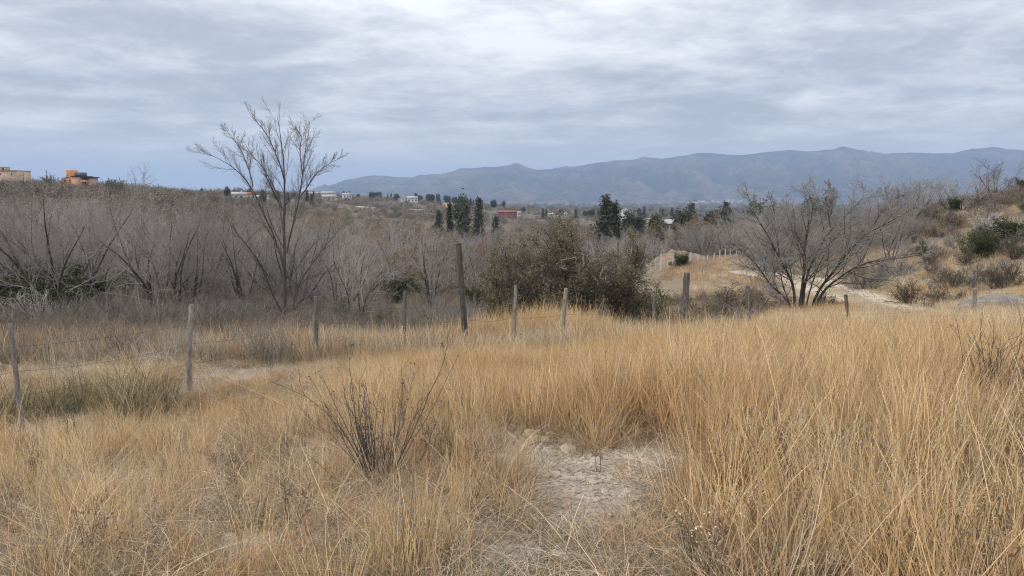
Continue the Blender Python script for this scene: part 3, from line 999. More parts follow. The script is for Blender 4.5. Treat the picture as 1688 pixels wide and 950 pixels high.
def blade_set(g, r, n, h, hsd, R, lean, curl, w, K, kind, base_dark=0.55):
    ang = r.uniform(0, 6.283, n)
    rad = R * np.sqrt(r.uniform(0, 1, n))
    b = np.stack([np.cos(ang) * rad, np.sin(ang) * rad, np.full(n, -0.03)], 1)
    da = ang + r.normal(0, 1.0, n)
    d = np.stack([np.cos(da), np.sin(da), np.zeros(n)], 1)
    H = np.clip(r.normal(h, hsd, n), h * 0.3, h * 1.6)
    le = np.abs(r.normal(lean, lean * 0.6, n))
    cu = np.abs(r.normal(curl, curl * 0.7, n))
    t = np.linspace(0, 1, K)[None, :]
    out = H[:, None] * (le[:, None] * t + cu[:, None] * t ** 3)
    zz = H[:, None] * (t - 0.55 * np.minimum(cu, 1.3)[:, None] * t ** 3.2)
    P = b[:, None, :] + d[:, None, :] * out[..., None]
    P[..., 2] += zz
    P += np.cumsum(r.normal(0, 0.006, (n, K, 3)), axis=1) * np.array([1, 1, 0.2])
    sa = r.uniform(0, 6.283, n)
    side = np.stack([np.cos(sa), np.sin(sa), np.zeros(n)], 1)
    W = w * r.uniform(0.6, 1.3, n)[:, None] * (1 - 0.75 * t ** 1.5)
    c0, c1 = np.array(STRAW[kind][0]), np.array(STRAW[kind][1])
    q = r.uniform(0, 1, (n, 1))
    C = (c0 * (1 - q) + c1 * q) * np.where(r.uniform(0, 1, (n, 1)) < 0.16, r.uniform(0.38, 0.62, (n, 1)), r.uniform(0.74, 1.24, (n, 1)))
    g.ribbons(P, W, side, C)
    return P, H, C


def seed_heads(g, r, P, C, frac, m, size, light=1.2):
    n, K = P.shape[:2]
    use = r.permutation(n)[:max(1, int(n * frac))]
    tip = P[use]
    t = r.uniform(0.80, 1.0, (len(use), m))
    f = t * (K - 1)
    i = np.clip(f.astype(int), 0, K - 2)
    w = (f - i)[..., None]
    a = np.arange(len(use))[:, None]
    pt = tip[a, i] * (1 - w) + tip[a, i + 1] * w
    g.leaves(pt.reshape(-1, 3), size, np.repeat(np.clip(C[use] * light, 0, 0.85), m, axis=0), 0.4, -0.6, r)


def tall_tuft(seed, kind='gold', h=0.58, n=34):
    r, g = np.random.default_rng(seed), Geo()
    P, H, C = blade_set(g, r, n, h, h * 0.24, 0.15, 0.13, 0.10, 0.0029, 7, kind)
    seed_heads(g, r, P, C, 0.75, 7, 0.0085, 1.1)
    blade_set(g, r, int(n * 0.5), h * 0.55, h * 0.15, 0.14, 0.2, 0.25, 0.0024, 6, kind)
    blade_set(g, r, int(n * 0.6), 0.24, 0.09, 0.16, 0.5, 0.6, 0.0024, 5, 'rust')
    blade_set(g, r, 16, 0.14, 0.06, 0.18, 0.8, 0.8, 0.0028, 4, 'grey')
    return g.mesh('grass_tuft', [M['grass']])


def curly_tuft(seed, kind='rust', h=0.31, n=46):
    r, g = np.random.default_rng(seed), Geo()
    blade_set(g, r, n, h, h * 0.35, 0.15, 0.2, 0.5, 0.0034, 7, kind)
    P, H, C = blade_set(g, r, 16, h * 1.35, h * 0.3, 0.12, 0.2, 0.2, 0.002, 7, 'straw')
    seed_heads(g, r, P, C, 0.7, 7, 0.008, 1.1)
    blade_set(g, r, 40, 0.15, 0.06, 0.2, 0.8, 0.9, 0.0026, 5, 'grey')
    return g.mesh('grass_tuft', [M['grass']])


def mat_tuft(seed, h=0.16, n=80, kind='grey'):
    r, g = np.random.default_rng(seed), Geo()
    blade_set(g, r, n, h, h * 0.4, 0.2, 0.9, 0.9, 0.0025, 5, kind)
    blade_set(g, r, n // 4, h * 1.5, h * 0.4, 0.16, 0.5, 0.7, 0.0025, 5, 'straw')
    return g.mesh('grass_tuft', [M['grass']])


def fluff_tuft(seed, h=0.6):
    r, g = np.random.default_rng(seed), Geo()
    P, H, C = blade_set(g, r, 10, h, h * 0.2, 0.06, 0.2, 0.15, 0.0016, 7, 'grey')
    tips = P[:, -2:].reshape(-1, 3)
    pts = np.repeat(tips, 5, axis=0) + r.normal(0, 0.016, (len(tips) * 5, 3))
    g.leaves(pts, 0.009, leaf_cols(len(pts), (0.66, 0.58, 0.48), (0.78, 0.71, 0.62), r), 0.7, 0, r)
    return g.mesh('grass_tuft', [M['grass']])


def long_straw(seed, h=1.0):
    """A few long leaning straws."""
    r, g = np.random.default_rng(seed), Geo()
    blade_set(g, r, 7, h, h * 0.2, 0.05, 0.45, 0.12, 0.0027, 7, 'straw')
    blade_set(g, r, 8, h * 0.7, h * 0.2, 0.06, 0.8, 0.3, 0.0024, 7, 'gold')
    return g.mesh('grass_tuft', [M['grass']])


def weed(seed, h=0.42):
    """A grey brown dead weed: forked stems with withered leaves."""
    r, g = np.random.default_rng(seed), Geo()
    n = 7
    a = r.uniform(0, 6.283, n)
    e = np.abs(r.normal(0, 0.35, n))
    D = np.stack([np.cos(a) * np.sin(e), np.sin(a) * np.sin(e), np.cos(e)], 1)
    P = grow(r.normal(0, 0.03, (n, 3)) * np.array([1, 1, 0]), D, h * r.uniform(0.6, 1.1, n), 6, 0.1, 0.0, r)
    for i, (A, B) in enumerate(ramify(P, radii(np.full(n, 0.0024), 6, 0.0012), [(7, 0.25, 1, 0.6, 0.2, 0.4, 4, 0.15, 0.03, 0.0013)], r)):
        g.tubes(A, B, 3, leaf_cols(len(A), (0.15, 0.12, 0.095), (0.30, 0.25, 0.20), r))
        if i:
            pts = leaf_points(A, 170, r, 0.1, 0.012)
            g.leaves(pts, 0.024, leaf_cols(len(pts), (0.20, 0.165, 0.125), (0.44, 0.38, 0.30), r), 0.45, 0.4, r)
    blade_set(g, r, 26, 0.2, 0.07, 0.14, 0.5, 0.6, 0.0024, 5, 'grey')
    return g.mesh('grass_tuft', [M['grass']])


TUFTS = [tall_tuft(101), tall_tuft(102, 'gold', 0.64), tall_tuft(103, 'straw', 0.56), tall_tuft(104, 'rust', 0.5), tall_tuft(105, 'gold', 0.54, 46),
         curly_tuft(111), curly_tuft(112, 'gold'), curly_tuft(113, 'straw', 0.27), mat_tuft(121), mat_tuft(122, 0.2, 90, 'straw'), fluff_tuft(131, 0.48), fluff_tuft(132, 0.4), long_straw(141, 0.8), long_straw(142, 0.62),
         curly_tuft(151, 'green', 0.38, 80), weed(171), weed(172, 0.5)]


def foreground_grass():
    r = np.random.default_rng(2024)
    n = 66000
    y = np.sqrt(r.uniform(1.9 ** 2, 18.5 ** 2, n))
    x = r.uniform(-1, 1, n) * (0.70 * y + 1.6)
    keep_p = (0.70 * y + 1.6) / (0.70 * 18.5 + 1.6)
    u = x / y
    bare = bare_mask(x, y)
    pat = fbm(x, y, 0.8, 3, 31)
    pat2 = fbm(x, y, 2.6, 3, 33)
    right = sstep(0.02, 0.32, u + 0.12 * (pat2 - 0.5))
    far = sstep(5.5, 8, y)
    # chance to be there
    dens = 0.16 + 0.70 * sstep(0.40, 0.58, pat) + 0.28 * far
    dens *= np.where(far < 0.5, 0.9, 1.0)
    dens *= 1 - 0.93 * bare
    edge = 12.6 + 1.2 * (pat2 - 0.5) * 2 + 1.8 * sstep(-0.12, -0.03, u) * (1 - sstep(0.1, 0.25, u)) - 1.6 * (1 - sstep(-0.42, -0.22, u)) + 2.0 * sstep(-0.24, -0.18, u) * (1 - sstep(0.06, 0.2, u)) - 0.9 * sstep(0.3, 0.42, u)
    dens *= 1 - 0.35 * (1 - sstep(-0.30, -0.24, u)) * sstep(7, 8, y)
    dens *= 1 - sstep(edge, edge + 1.3, y)
    # in front of the gravel patch only short sparse tufts
    front = (1 - sstep(0.28, 0.6, np.abs(x - 0.36 - 0.11 * (y - 3.5)) / 1.15)) * (1 - sstep(5.4, 6.4, y))
    dens *= 1 - (0.66 - 0.5 * (1 - sstep(3.9, 4.9, y))) * front
    ok = r.uniform(0, 1, n) < dens * keep_p / keep_p.max()
    x, y, u, bare, pat, pat2, right, far, front = (q[ok] for q in (x, y, u, bare, pat, pat2, right, far, front))
    m = len(x)
    # kinds
    pat3 = fbm(x, y, 1.1, 3, 37)
    close = 1 - sstep(5.0, 7.5, y)
    tallp = np.clip(0.30 + (0.52 - 0.30 * close) * right + 0.9 * (pat3 - 0.5) + 0.45 * far * sstep(-0.25, 0.0, u) + 0.15 * far - 0.5 * front - 0.6 * bare, 0.03, 0.9)
    q = r.uniform(0, 1, m)
    k = np.where(q < tallp, r.choice([0, 1, 2, 4, 4, 0, 3], m), r.choice([5, 6, 7, 3, 5, 8, 8, 15, 16, 14], m))
    s = r.uniform(0, 1, m)
    k = np.where(s < 0.035, r.choice([10, 11], m), k)
    k = np.where((s > 0.965), r.choice([12, 13], m), k)
    k = np.where((bare > 0.5) & (r.uniform(0, 1, m) < 0.7), r.choice([8, 9, 5], m), k)
    hs = 0.80 + 0.22 * right + 0.1 * far * sstep(-0.15, 0.1, u) - 0.22 * (1 - sstep(-0.45, -0.1, u)) + r.normal(0, 0.15, m) + 0.55 * (fbm(x, y, 1.4, 3, 39) - 0.5)
    hs *= 1 - 0.38 * front - 0.4 * bare
    hs *= 1 - 0.36 * sstep(-0.34, -0.24, u) * (1 - sstep(0.10, 0.24, u)) * sstep(7, 9.5, y) * (1 - sstep(14.6, 15.6, y))
    hs *= 1 - 0.24 * sstep(0.24, 0.36, u) * sstep(9.5, 11, y)
    hs *= 1 - 0.35 * (1 - sstep(-0.28, -0.22, u)) * sstep(7, 8, y)
    hs *= 1 - 0.6 * (1 - sstep(0.5, 1.0, np.hypot((x - 0.25) / 0.5, (y - 6.3) / 0.6)))
    hs *= 1 - 0.35 * (1 - sstep(0.4, 1.0, np.hypot((x + 0.82) / 0.55, (y - 4.4) / 0.75)))
    for sx_, sy_, rr_ in ((-0.9, 5.0, 0.75), (-0.85, 4.55, 0.75), (4.75, 7.2, 0.8), (4.6, 6.3, 0.7), (4.35, 7.3, 0.4)):
        hs *= 1 - 0.36 * (1 - sstep(0.4, 1.0, np.hypot(x - sx_, y - sy_) / rr_))
    hs *= 0.72 + 0.28 * sstep(1.9, 3.6, y)
    hs = np.clip(hs, 0.28, 1.35)
    ws = np.clip(hs * r.uniform(0.85, 1.2, m), 0.4, 1.3)
    # leave the green clump its own place
    z = ground(x, y) - 0.01
    rot = np.stack([r.normal(0, 0.12, m), r.normal(0, 0.12, m), r.uniform(0, 6.283, m)], 1)
    return np.stack([x, y, z], 1), rot, np.stack([ws, ws, hs], 1), k


P_, R_, S_, K_ = foreground_grass()
scatter_object('tall_grass', TUFTS, P_, R_, S_, K_, 'golden dry tall grass covering the foreground field', 'grass')

# matted dead grass and litter on the soil
r2 = np.random.default_rng(55)
n = 9000
y = np.sqrt(r2.uniform(2.2 ** 2, 15 ** 2, n))
x = r2.uniform(-1, 1, n) * (0.70 * y + 1.4)
ok = r2.uniform(0, 1, n) < (0.85 - 0.72 * bare_mask(x, y))
x, y = x[ok], y[ok]
sc = r2.uniform(0.6, 1.2, len(x))
scatter_object('dead_grass_mat', [mat_tuft(201, 0.14), mat_tuft(202, 0.18, 70, 'rust'), mat_tuft(203, 0.1, 90)], np.stack([x, y, ground(x, y)], 1), np.stack([r2.normal(0, 0.1, len(x)), r2.normal(0, 0.1, len(x)), r2.uniform(0, 6.28, len(x))], 1),
               np.stack([sc, sc, sc * r2.uniform(0.6, 1.1, len(x))], 1), r2.integers(0, 3, len(x)), 'grey matted dead grass lying under the tall grass', 'dead grass')


# ---- grass behind the fence and on the right hillside (coarser tufts)
def coarse_tuft(seed, kind, h, n=52, R=0.28, w=0.0045):
    r, g = np.random.default_rng(seed), Geo()
    blade_set(g, r, n, h, h * 0.25, R, 0.16, 0.15, w, 4, kind)
    blade_set(g, r, n // 2, h * 0.5, h * 0.2, R, 0.5, 0.6, w, 4, 'rust' if kind != 'grey' else 'grey')
    return g.mesh('grass_tuft', [M['grass']])


COARSE = [coarse_tuft(301, 'gold', 0.6), coarse_tuft(302, 'straw', 0.55), coarse_tuft(303, 'grey', 0.5), coarse_tuft(304, 'rust', 0.5), coarse_tuft(305, 'green', 0.45)]


def far_grass():
    r = np.random.default_rng(91)
    n = 60000
    y = np.sqrt(r.uniform(13.0 ** 2, 105 ** 2, n))
    y = np.where(r.uniform(0, 1, n) < 0.45, r.uniform(13, 40, n), y)
    x = r.uniform(-1, 1, n) * (0.72 * y + 2)
    u = x / y * FPX + CX
    p = np.zeros(n)
    rightside = sstep(1080, 1300, u)
    p += (1 - sstep(24, 34, y)) * (0.7 - 0.2 * rightside)                # strip just behind the fence
    p += rightside * (1 - sstep(95, 105, y)) * 0.7 * sstep(0.42, 0.62, fbm(x, y, 6, 3, 41))
    p += 0.25 * (1 - rightside) * (1 - sstep(40, 60, y))
    gl = sstep(60, 70, y) * sstep(85, 75, y) * sstep(1080, 1120, u) * (1 - sstep(1230, 1280, u))
    p = np.where((u > 1040) & (u < 1260) & (y > 17) & (y < 47), p * 0.25, p)
    p = np.clip(p + gl, 0, 1)
    p *= 1 - 0.78 * (1 - sstep(430, 520, u))
    # keep the track clear
    T = np.array(TRACK)
    for i in range(len(T) - 1):
        a, b = T[i], T[i + 1]
        ab = b - a
        t = np.clip(((x - a[0]) * ab[0] + (y - a[1]) * ab[1]) / (ab @ ab), 0, 1)
        d = np.hypot(x - a[0] - t * ab[0], y - a[1] - t * ab[1])
        p *= sstep(1.5, 2.2, d)
    ok = r.uniform(0, 1, n) < p
    x, y, u = x[ok], y[ok], u[ok]
    m = len(x)
    rs = sstep(1080, 1300, u)
    q = fbm(x, y, 5, 3, 44)
    k = np.where(r.uniform(0, 1, m) < 0.35 + 0.35 * rs, np.where(q > 0.5, 0, 1), np.where(r.uniform(0, 1, m) < 0.5, 2, 3))
    k = np.where((u < 480) & (r.uniform(0, 1, m) < 0.8), r.choice([2, 2, 2, 3], m), k)
    k = np.where((rs < 0.5) & (y > 16) & (r.uniform(0, 1, m) < 0.75), r.choice([2, 3, 3], m), k)
    k = np.where(r.uniform(0, 1, m) < 0.03, 4, k)
    s = r.uniform(0.6, 1.2, m) * (1 - 0.25 * sstep(14, 20, y))
    ss = s * (1 + 0.5 * sstep(30, 80, y))
    return np.stack([x, y, ground(x, y) - 0.02], 1), np.stack([r.normal(0, 0.12, m), r.normal(0, 0.12, m), r.uniform(0, 6.28, m)], 1), np.stack([ss, ss, s], 1), k


P_, R_, S_, K_ = far_grass()
scatter_object('hillside_grass', COARSE, P_, R_, S_, K_, 'sparse dry grass behind the fence and over the right slope', 'grass')


# ---- undergrowth and far thickets
def twig_bush(seed, h, n, spread, kind, tw=0.006, leaf=None, lv2=7, K=5):
    """A round bush of fine stems."""
    r, g = np.random.default_rng(seed), Geo()
    az = r.uniform(0, 6.283, n)
    el = np.abs(r.normal(0, spread, n))
    D = np.stack([np.cos(az) * np.sin(el), np.sin(az) * np.sin(el), np.cos(el)], 1)
    P0 = np.stack([np.cos(az) * 0.12 * h, np.sin(az) * 0.12 * h, np.full(n, -0.05)], 1)
    P = grow(P0, D, h * r.uniform(0.55, 1.0, n), K, 0.13, 0.02, r)
    R = radii(np.full(n, tw * 1.6), K, tw)
    lv = ramify(P, R, [(lv2, 0.2, 1.0, 0.6, 0.25, 0.42, 4, 0.16, 0.02, tw * 0.8)], r)
    lo_, hi_ = kind
    for (Pp, Rr) in lv:
        g.tubes(Pp, Rr, 3, leaf_cols(len(Pp), lo_, hi_, r))
    if leaf:
        pts = leaf_points(lv[-1][0], leaf[0], r, 0.2, 0.05 * h)
        g.leaves(pts, leaf[1], leaf_cols(len(pts), leaf[2], leaf[3], r), 0.6, 0, r)
    return g.mesh('bush', [M['bush']])


TW_GREY = ((0.17, 0.15, 0.135), (0.34, 0.305, 0.28))
TW_BROWN = ((0.18, 0.14, 0.108), (0.33, 0.27, 0.215))
OLIVE = ((0.12, 0.115, 0.065), (0.23, 0.21, 0.125))
DKGREEN = ((0.05, 0.056, 0.044), (0.13, 0.135, 0.10))
UNDER = [twig_bush(401, 1.5, 26, 0.5, TW_GREY), twig_bush(402, 1.1, 30, 0.7, TW_BROWN), twig_bush(403, 2.0, 20, 0.35, TW_GREY), twig_bush(404, 1.3, 22, 0.6, TW_GREY, leaf=(700, 0.05, *OLIVE)), twig_bush(405, 0.8, 30, 0.9, TW_BROWN)]


def undergrowth():
    r = np.random.default_rng(17)
    n = 9000
    y = np.where(r.uniform(0, 1, n) < 0.5, r.uniform(20, 45, n), np.sqrt(r.uniform(30 ** 2, 150 ** 2, n)))
    u = r.uniform(-250, 1850, n)
    x = (u - CX) / FPX * y
    left = 1 - sstep(1020, 1120, u)
    p = left * (0.25 + 0.65 * sstep(24, 32, y)) * (1 - sstep(110, 150, y))
    p = np.where(u > 1080, 1.0 * sstep(22, 30, y) * sstep(0.34, 0.56, fbm(x, y, 7, 3, 51)), p)
    p = np.where((u > 1120) & (u < 1520) & (y > 62), 0.8, p)
    T = np.array(TRACK)
    for i in range(len(T) - 1):
        a, b = T[i], T[i + 1]
        ab = b - a
        t = np.clip(((x - a[0]) * ab[0] + (y - a[1]) * ab[1]) / (ab @ ab), 0, 1)
        d = np.hypot(x - a[0] - t * ab[0], y - a[1] - t * ab[1])
        p = p * sstep(2.3, 3.4, d)
    p = np.where((u > 1280) & (u < 1500) & (y > 24) & (y < 50), 0, p)
    p = np.where((u < 330) & (u > 90) & (y > 48) & (y < 60), p * 0.2, p)
    p = np.where((u > 1050) & (u < 1250) & (y > 19) & (y < 47), 0.75, p)
    p = np.where((u > 1050) & (u < 1240) & (y > 47) & (y < 96), 0.03, p)
    ok = r.uniform(0, 1, n) < p
    x, y, u = x[ok], y[ok], u[ok]
    m = len(x)
    s = r.uniform(0.5, 1.15, m) * (0.75 + 0.5 * sstep(28, 60, y))
    s = np.where(u > 1050, s * 0.62, s)
    k = r.choice([0, 0, 1, 2, 2, 3, 3, 1, 4], m)
    k = np.where((u > 1050) & (u < 1270) & (y < 48), r.choice([1, 4, 1, 3, 4], m), k)
    return np.stack([x, y, ground(x, y) - 0.03], 1), np.stack([r.normal(0, 0.08, m), r.normal(0, 0.08, m), r.uniform(0, 6.28, m)], 1), np.stack([s * 1.1, s * 1.1, s], 1), k


def brush_edge(P0, R0, S0, K0):
    r = np.random.default_rng(18)
    n = 2600
    y = r.uniform(13.2, 29, n)
    u = r.uniform(-300, 1250, n)
    x = (u - CX) / FPX * y
    p = 1.5 * (1 - sstep(420, 560, u)) + 0.30 * sstep(18, 22, y) + 0.5 * sstep(1060, 1110, u) * sstep(17, 20, y)
    p *= 0.25 + 1.2 * sstep(0.40, 0.60, fbm(x, y, 2.5, 3, 52))
    ok = r.uniform(0, 1, n) < p
    x, y = x[ok], y[ok]
    m = len(x)
    s = r.uniform(0.26, 0.62, m) * (0.8 + 0.5 * sstep(16, 28, y))
    return (np.concatenate([P0, np.stack([x, y, ground(x, y) - 0.03], 1)]), np.concatenate([R0, np.stack([np.zeros(m), np.zeros(m), r.uniform(0, 6.28, m)], 1)]),
            np.concatenate([S0, np.stack([s * 1.4, s * 1.4, s], 1)]), np.concatenate([K0, r.choice([1, 4, 1, 3, 0], m)]))


P_, R_, S_, K_ = brush_edge(*undergrowth())
scatter_object('undergrowth', UNDER, P_, R_, S_, K_, 'tangled grey brush filling the floor of the bare wood', 'undergrowth')


def far_bush(seed, cols, n=490, twigs=True):
    """A small thicket seen from far: uneven clump of leaf sized faces and stems."""
    r, g = np.random.default_rng(seed), Geo()
    c = r.normal(0, 0.45, (7, 3)) * np.array([1, 1, 0.45]) + np.array([0, 0, 0.65])
    pts = np.concatenate([q + r.normal(0, 0.32, (n // 7, 3)) for q in c])
    pts[:, 2] = np.abs(pts[:, 2])
    g.leaves(pts, 0.12, leaf_cols(len(pts), *cols, r), 0.6, 0, r)
    if twigs:
        P0 = np.zeros((14, 3)) + r.normal(0, 0.2, (14, 3)) * np.array([1, 1, 0])
        D = r.normal(0, 0.5, (14, 3))
        D[:, 2] = 1
        g.tubes(grow(P0, D / np.linalg.norm(D, axis=1, keepdims=True), r.uniform(0.9, 1.7, 14), 4, 0.15, 0, r), np.full((14, 4), 0.018), 3, leaf_cols(14, *TW_GREY, r))
    return g.mesh('thicket', [M['bush']])


def far_bare(seed, cols=TW_GREY, h=1.0, n=16, lv2=9):
    return twig_bush(seed, h, n, 0.5, cols, 0.009, None, lv2, 4)


THICK = [far_bush(501, OLIVE), far_bush(502, TW_BROWN), far_bush(503, TW_GREY), far_bush(504, DKGREEN), far_bare(505), far_bare(506, TW_BROWN), far_bare(507, ((0.30, 0.245, 0.235), (0.45, 0.39, 0.375)), 1.2, 20, 12)]


def thickets():
    r = np.random.default_rng(23)
    n = 66000
    y = np.exp(r.uniform(math.log(75), math.log(4800), n))
    u = r.uniform(-700, 2100, n)
    x = (u - CX) / FPX * y
    f = fbm(x, y, 45, 3, 61)
    p = np.clip(0.35 + 1.3 * (f - 0.4), 0.12, 1)
    p = np.where(u < 420, np.where(y > 85, 0.95, 0.5), p)
    p = np.where((u > 1480) & (y < 150), 0.30, p)
    p = np.where((u > 450) & (u < 1480) & (y < 130), 0.5, p)
    p = np.where((u > 1050) & (u < 1240) & (y < 105), 0.0, p)
    ok = r.uniform(0, 1, n) < p
    x, y, u, f = x[ok], y[ok], u[ok], f[ok]
    m = len(x)
    s = r.uniform(0.7, 1.5, m) * np.interp(y, [75, 150, 400, 1500, 4800], [1.0, 1.35, 1.9, 3.2, 9.0])
    s = np.where((u > 1480) & (y < 150), s * 0.6, s)
    s = np.where((u < 230) & (y > 180) & (y < 330), s * 0.8, s)
    s = np.where((u < 180) & (y > 219) & (y < 300), s * 0.5, s)
    k = r.choice([4, 5, 6, 2, 1, 0, 6, 4], m)
    k = np.where((u < 420) & (r.uniform(0, 1, m) < 0.35), r.choice([0, 0, 2, 3], m), k)
    k = np.where((y > 420) & (r.uniform(0, 1, m) < 0.6), r.choice([0, 1, 2, 3, 2], m), k)
    k = np.where((y > 1300) & (r.uniform(0, 1, m) < 0.7), r.choice([0, 3, 3], m), k)
    return np.stack([x, y, ground(x, y) - 0.05], 1), np.stack([np.zeros(m), np.zeros(m), r.uniform(0, 6.28, m)], 1), np.stack([s * 1.2, s * 1.2, s * r.uniform(0.8, 1.2, m)], 1), k


P_, R_, S_, K_ = thickets()
scatter_object('scrubland', THICK, P_, R_, S_, K_, 'far off scrub and leafless woodland over the valley and slopes', 'scrub')


# ------------------------------------------------------------------ thorn tree in the middle
def thorn_tree():
    r = np.random.default_rng(8)
    y0 = 19.0
    base = on_ground(945, y0)
    ring = np.array([(782, 446), (800, 412), (850, 396), (880, 376), (915, 360), (948, 382), (990, 382), (1025, 398), (1062, 392), (1084, 424), (1074, 468), (1092, 515), (1050, 545), (806, 540), (786, 500)], float)
    cen = np.array([935, 470.0])
    n = 110
    ends = []
    def inside(p):
        c = False
        for a, b in zip(ring, np.roll(ring, 1, axis=0)):
            if (a[1] > p[1]) != (b[1] > p[1]) and p[0] < (b[0] - a[0]) * (p[1] - a[1]) / (b[1] - a[1]) + a[0]:
                c = not c
        return c
    while len(ends) < n:
        p = np.array([r.uniform(780, 1094), r.uniform(358, 546)])
        if not inside(p):
            continue
        q = min(np.hypot((p[0] - cen[0]) / 155, (p[1] - cen[1]) / 105), 0.95)
        dep = math.sqrt(max(0, 1 - q ** 2)) * 2.0 * r.choice([-1, -1, 1]) * r.uniform(0.4, 1)
        ends.append(at(p[0], p[1], y0 + dep))
    ends[:4] = [at(915, 372, 19.2), at(905, 366, 19.0), at(1070, 410, 18.4), at(1050, 396, 18.2)]
    ends = np.array(ends) - base
    ends[:, 2] = np.maximum(ends[:, 2], 0.35)
    starts = r.normal(0, 0.5, (n, 3)) * np.array([1.5, 0.8, 0])
    starts[:, 0] += ends[:, 0] * 0.35
    starts[:, 2] = -0.1
    K = 12
    t = np.linspace(0, 1, K)[None, :, None]
    midp = starts * 0.45 + ends * 0.55 + r.normal(0, 0.22, (n, 3))
    midp[:, 2] += 0.2
    P = (1 - t) ** 2 * starts[:, None] + 2 * t * (1 - t) * midp[:, None] + t ** 2 * ends[:, None]
    P += np.cumsum(r.normal(0, 0.022, P.shape), axis=1) * t
    R = radii(r.uniform(0.025, 0.06, n), K, 0.008)
    lv = ramify(P, R, [(13, 0.25, 1.0, 0.85, 0.3, 0.27, 6, 0.26, 0.01, 0.0055), (9, 0.1, 1.0, 0.9, 0.3, 0.45, 4, 0.28, 0.0, 0.0036)], r)
    pts = leaf_points(lv[2][0], 170000, r, 0.1, 0.06)
    pts = pts[pts[:, 2] > 0.15]
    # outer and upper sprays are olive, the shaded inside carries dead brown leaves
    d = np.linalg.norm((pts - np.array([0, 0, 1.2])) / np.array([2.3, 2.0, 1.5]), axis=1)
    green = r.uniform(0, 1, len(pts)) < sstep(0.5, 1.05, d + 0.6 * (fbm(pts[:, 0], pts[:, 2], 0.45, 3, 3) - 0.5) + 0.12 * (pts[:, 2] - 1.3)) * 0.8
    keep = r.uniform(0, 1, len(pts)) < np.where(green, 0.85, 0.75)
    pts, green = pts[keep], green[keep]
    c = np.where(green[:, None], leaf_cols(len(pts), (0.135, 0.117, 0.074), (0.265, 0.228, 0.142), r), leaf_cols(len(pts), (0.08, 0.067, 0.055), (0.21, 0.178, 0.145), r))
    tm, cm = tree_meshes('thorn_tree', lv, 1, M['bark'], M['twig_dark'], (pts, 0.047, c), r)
    th = thing('thorn_tree', base, 'dense round thorn tree with olive leaves and dark tangled inside behind the fence', 'tree')
    link('trunk', tm, th)
    link('crown', cm, th)
    # bleached dead branches hanging out on its right side
    g = Geo()
    D = r.normal(0, 1, (9, 3))
    D[:, 2] = np.abs(D[:, 2]) * 0.6
    D /= np.linalg.norm(D, axis=1, keepdims=True)
    p0 = np.array([at(985, 470, 17.2), at(1010, 450, 17.3), at(1000, 460, 17.1), at(960, 440, 17.2), at(935, 445, 17.2), at(1040, 420, 17.5), at(990, 455, 17.0), at(1060, 430, 17.7), at(925, 430, 17.3)]) - base
    Pb = grow(p0, D, r.uniform(0.25, 0.55, 9), 7, 0.25, 0.0, r)
    for (a, b) in ramify(Pb, radii(np.full(9, 0.005), 7, 0.003), [(6, 0.2, 1, 0.8, 0.3, 0.4, 4, 0.25, 0, 0.004)], r):
        g.tubes(a, b, 4)
    link('dead_branch', g.mesh('dead_branch', [M['twig']], False, False), th)['label'] = 'bleached dead branches sticking out'


thorn_tree()


# ------------------------------------------------------------------ green and grey shrubs (things)
def shrub_meshes(seed, h, n, spread, twig_mat, leaf, cols, size, lv2=10):
    r = np.random.default_rng(seed)
    az = r.uniform(0, 6.283, n)
    el = np.abs(r.normal(0, spread, n))
    D = np.stack([np.cos(az) * np.sin(el), np.sin(az) * np.sin(el), np.cos(el)], 1)
    P0 = np.stack([np.cos(az) * 0.1, np.sin(az) * 0.1, np.full(n, -0.08)], 1)
    P = grow(P0, D, h * r.uniform(0.6, 1.0, n), 7, 0.14, 0.03, r)
    lv = ramify(P, radii(np.full(n, 0.016), 7, 0.006), [(lv2, 0.15, 1, 0.65, 0.25, 0.4, 5, 0.16, 0.02, 0.005), (5, 0.1, 1, 0.6, 0.3, 0.5, 3, 0.16, 0.0, 0.004)], r)
    lf = None
    if leaf:
        pts = leaf_points(lv[2][0], leaf, r, 0.1, 0.06)
        lf = (pts, size, leaf_cols(len(pts), *cols, r))
    return tree_meshes('shrub', lv, 1, M['bark'], twig_mat, lf, r, (5, 3, 3, 3, 3, 3))


SHRUB = dict(green=shrub_meshes(601, 1.6, 16, 0.6, M['twig_dark'], 5200, ((0.035, 0.05, 0.022), (0.10, 0.115, 0.05)), 0.07),
             olive=shrub_meshes(602, 1.5, 18, 0.7, M['twig_dark'], 4200, ((0.09, 0.095, 0.04), (0.20, 0.185, 0.085)), 0.055),
             grey=shrub_meshes(603, 1.5, 20, 0.65, M['twig'], 0, None, 0.05),
             brown=shrub_meshes(604, 1.3, 22, 0.75, M['twig_dark'], 2600, ((0.13, 0.095, 0.06), (0.25, 0.19, 0.12)), 0.045),
             upright=shrub_meshes(605, 2.4, 22, 0.28, M['twig_pale'], 0, None, 0.05))
_first = {}


def put_shrub(kind, u, y, h, label, group=None, wide=1.0):
    p = on_ground(u, y)
    sc = h / {'green': 1.6, 'olive': 1.5, 'grey': 1.5, 'brown': 1.3, 'upright': 2.4}[kind]
    s = (sc * wide, sc * wide, sc)
    rz = rng.uniform(0, 6.28)
    if kind in _first:
        o = copy_thing(_first[kind], p, rz, s, label)
        if group:
            o['group'] = group
        elif 'group' in o:
            del o['group']
        return o
    t = thing('shrub', p, label, 'shrub', group, rz)
    t.scale = s
    link('trunk', SHRUB[kind][0], t).name = 'stem'
    link('crown', SHRUB[kind][1], t).name = 'foliage'
    _first[kind] = t
    return t


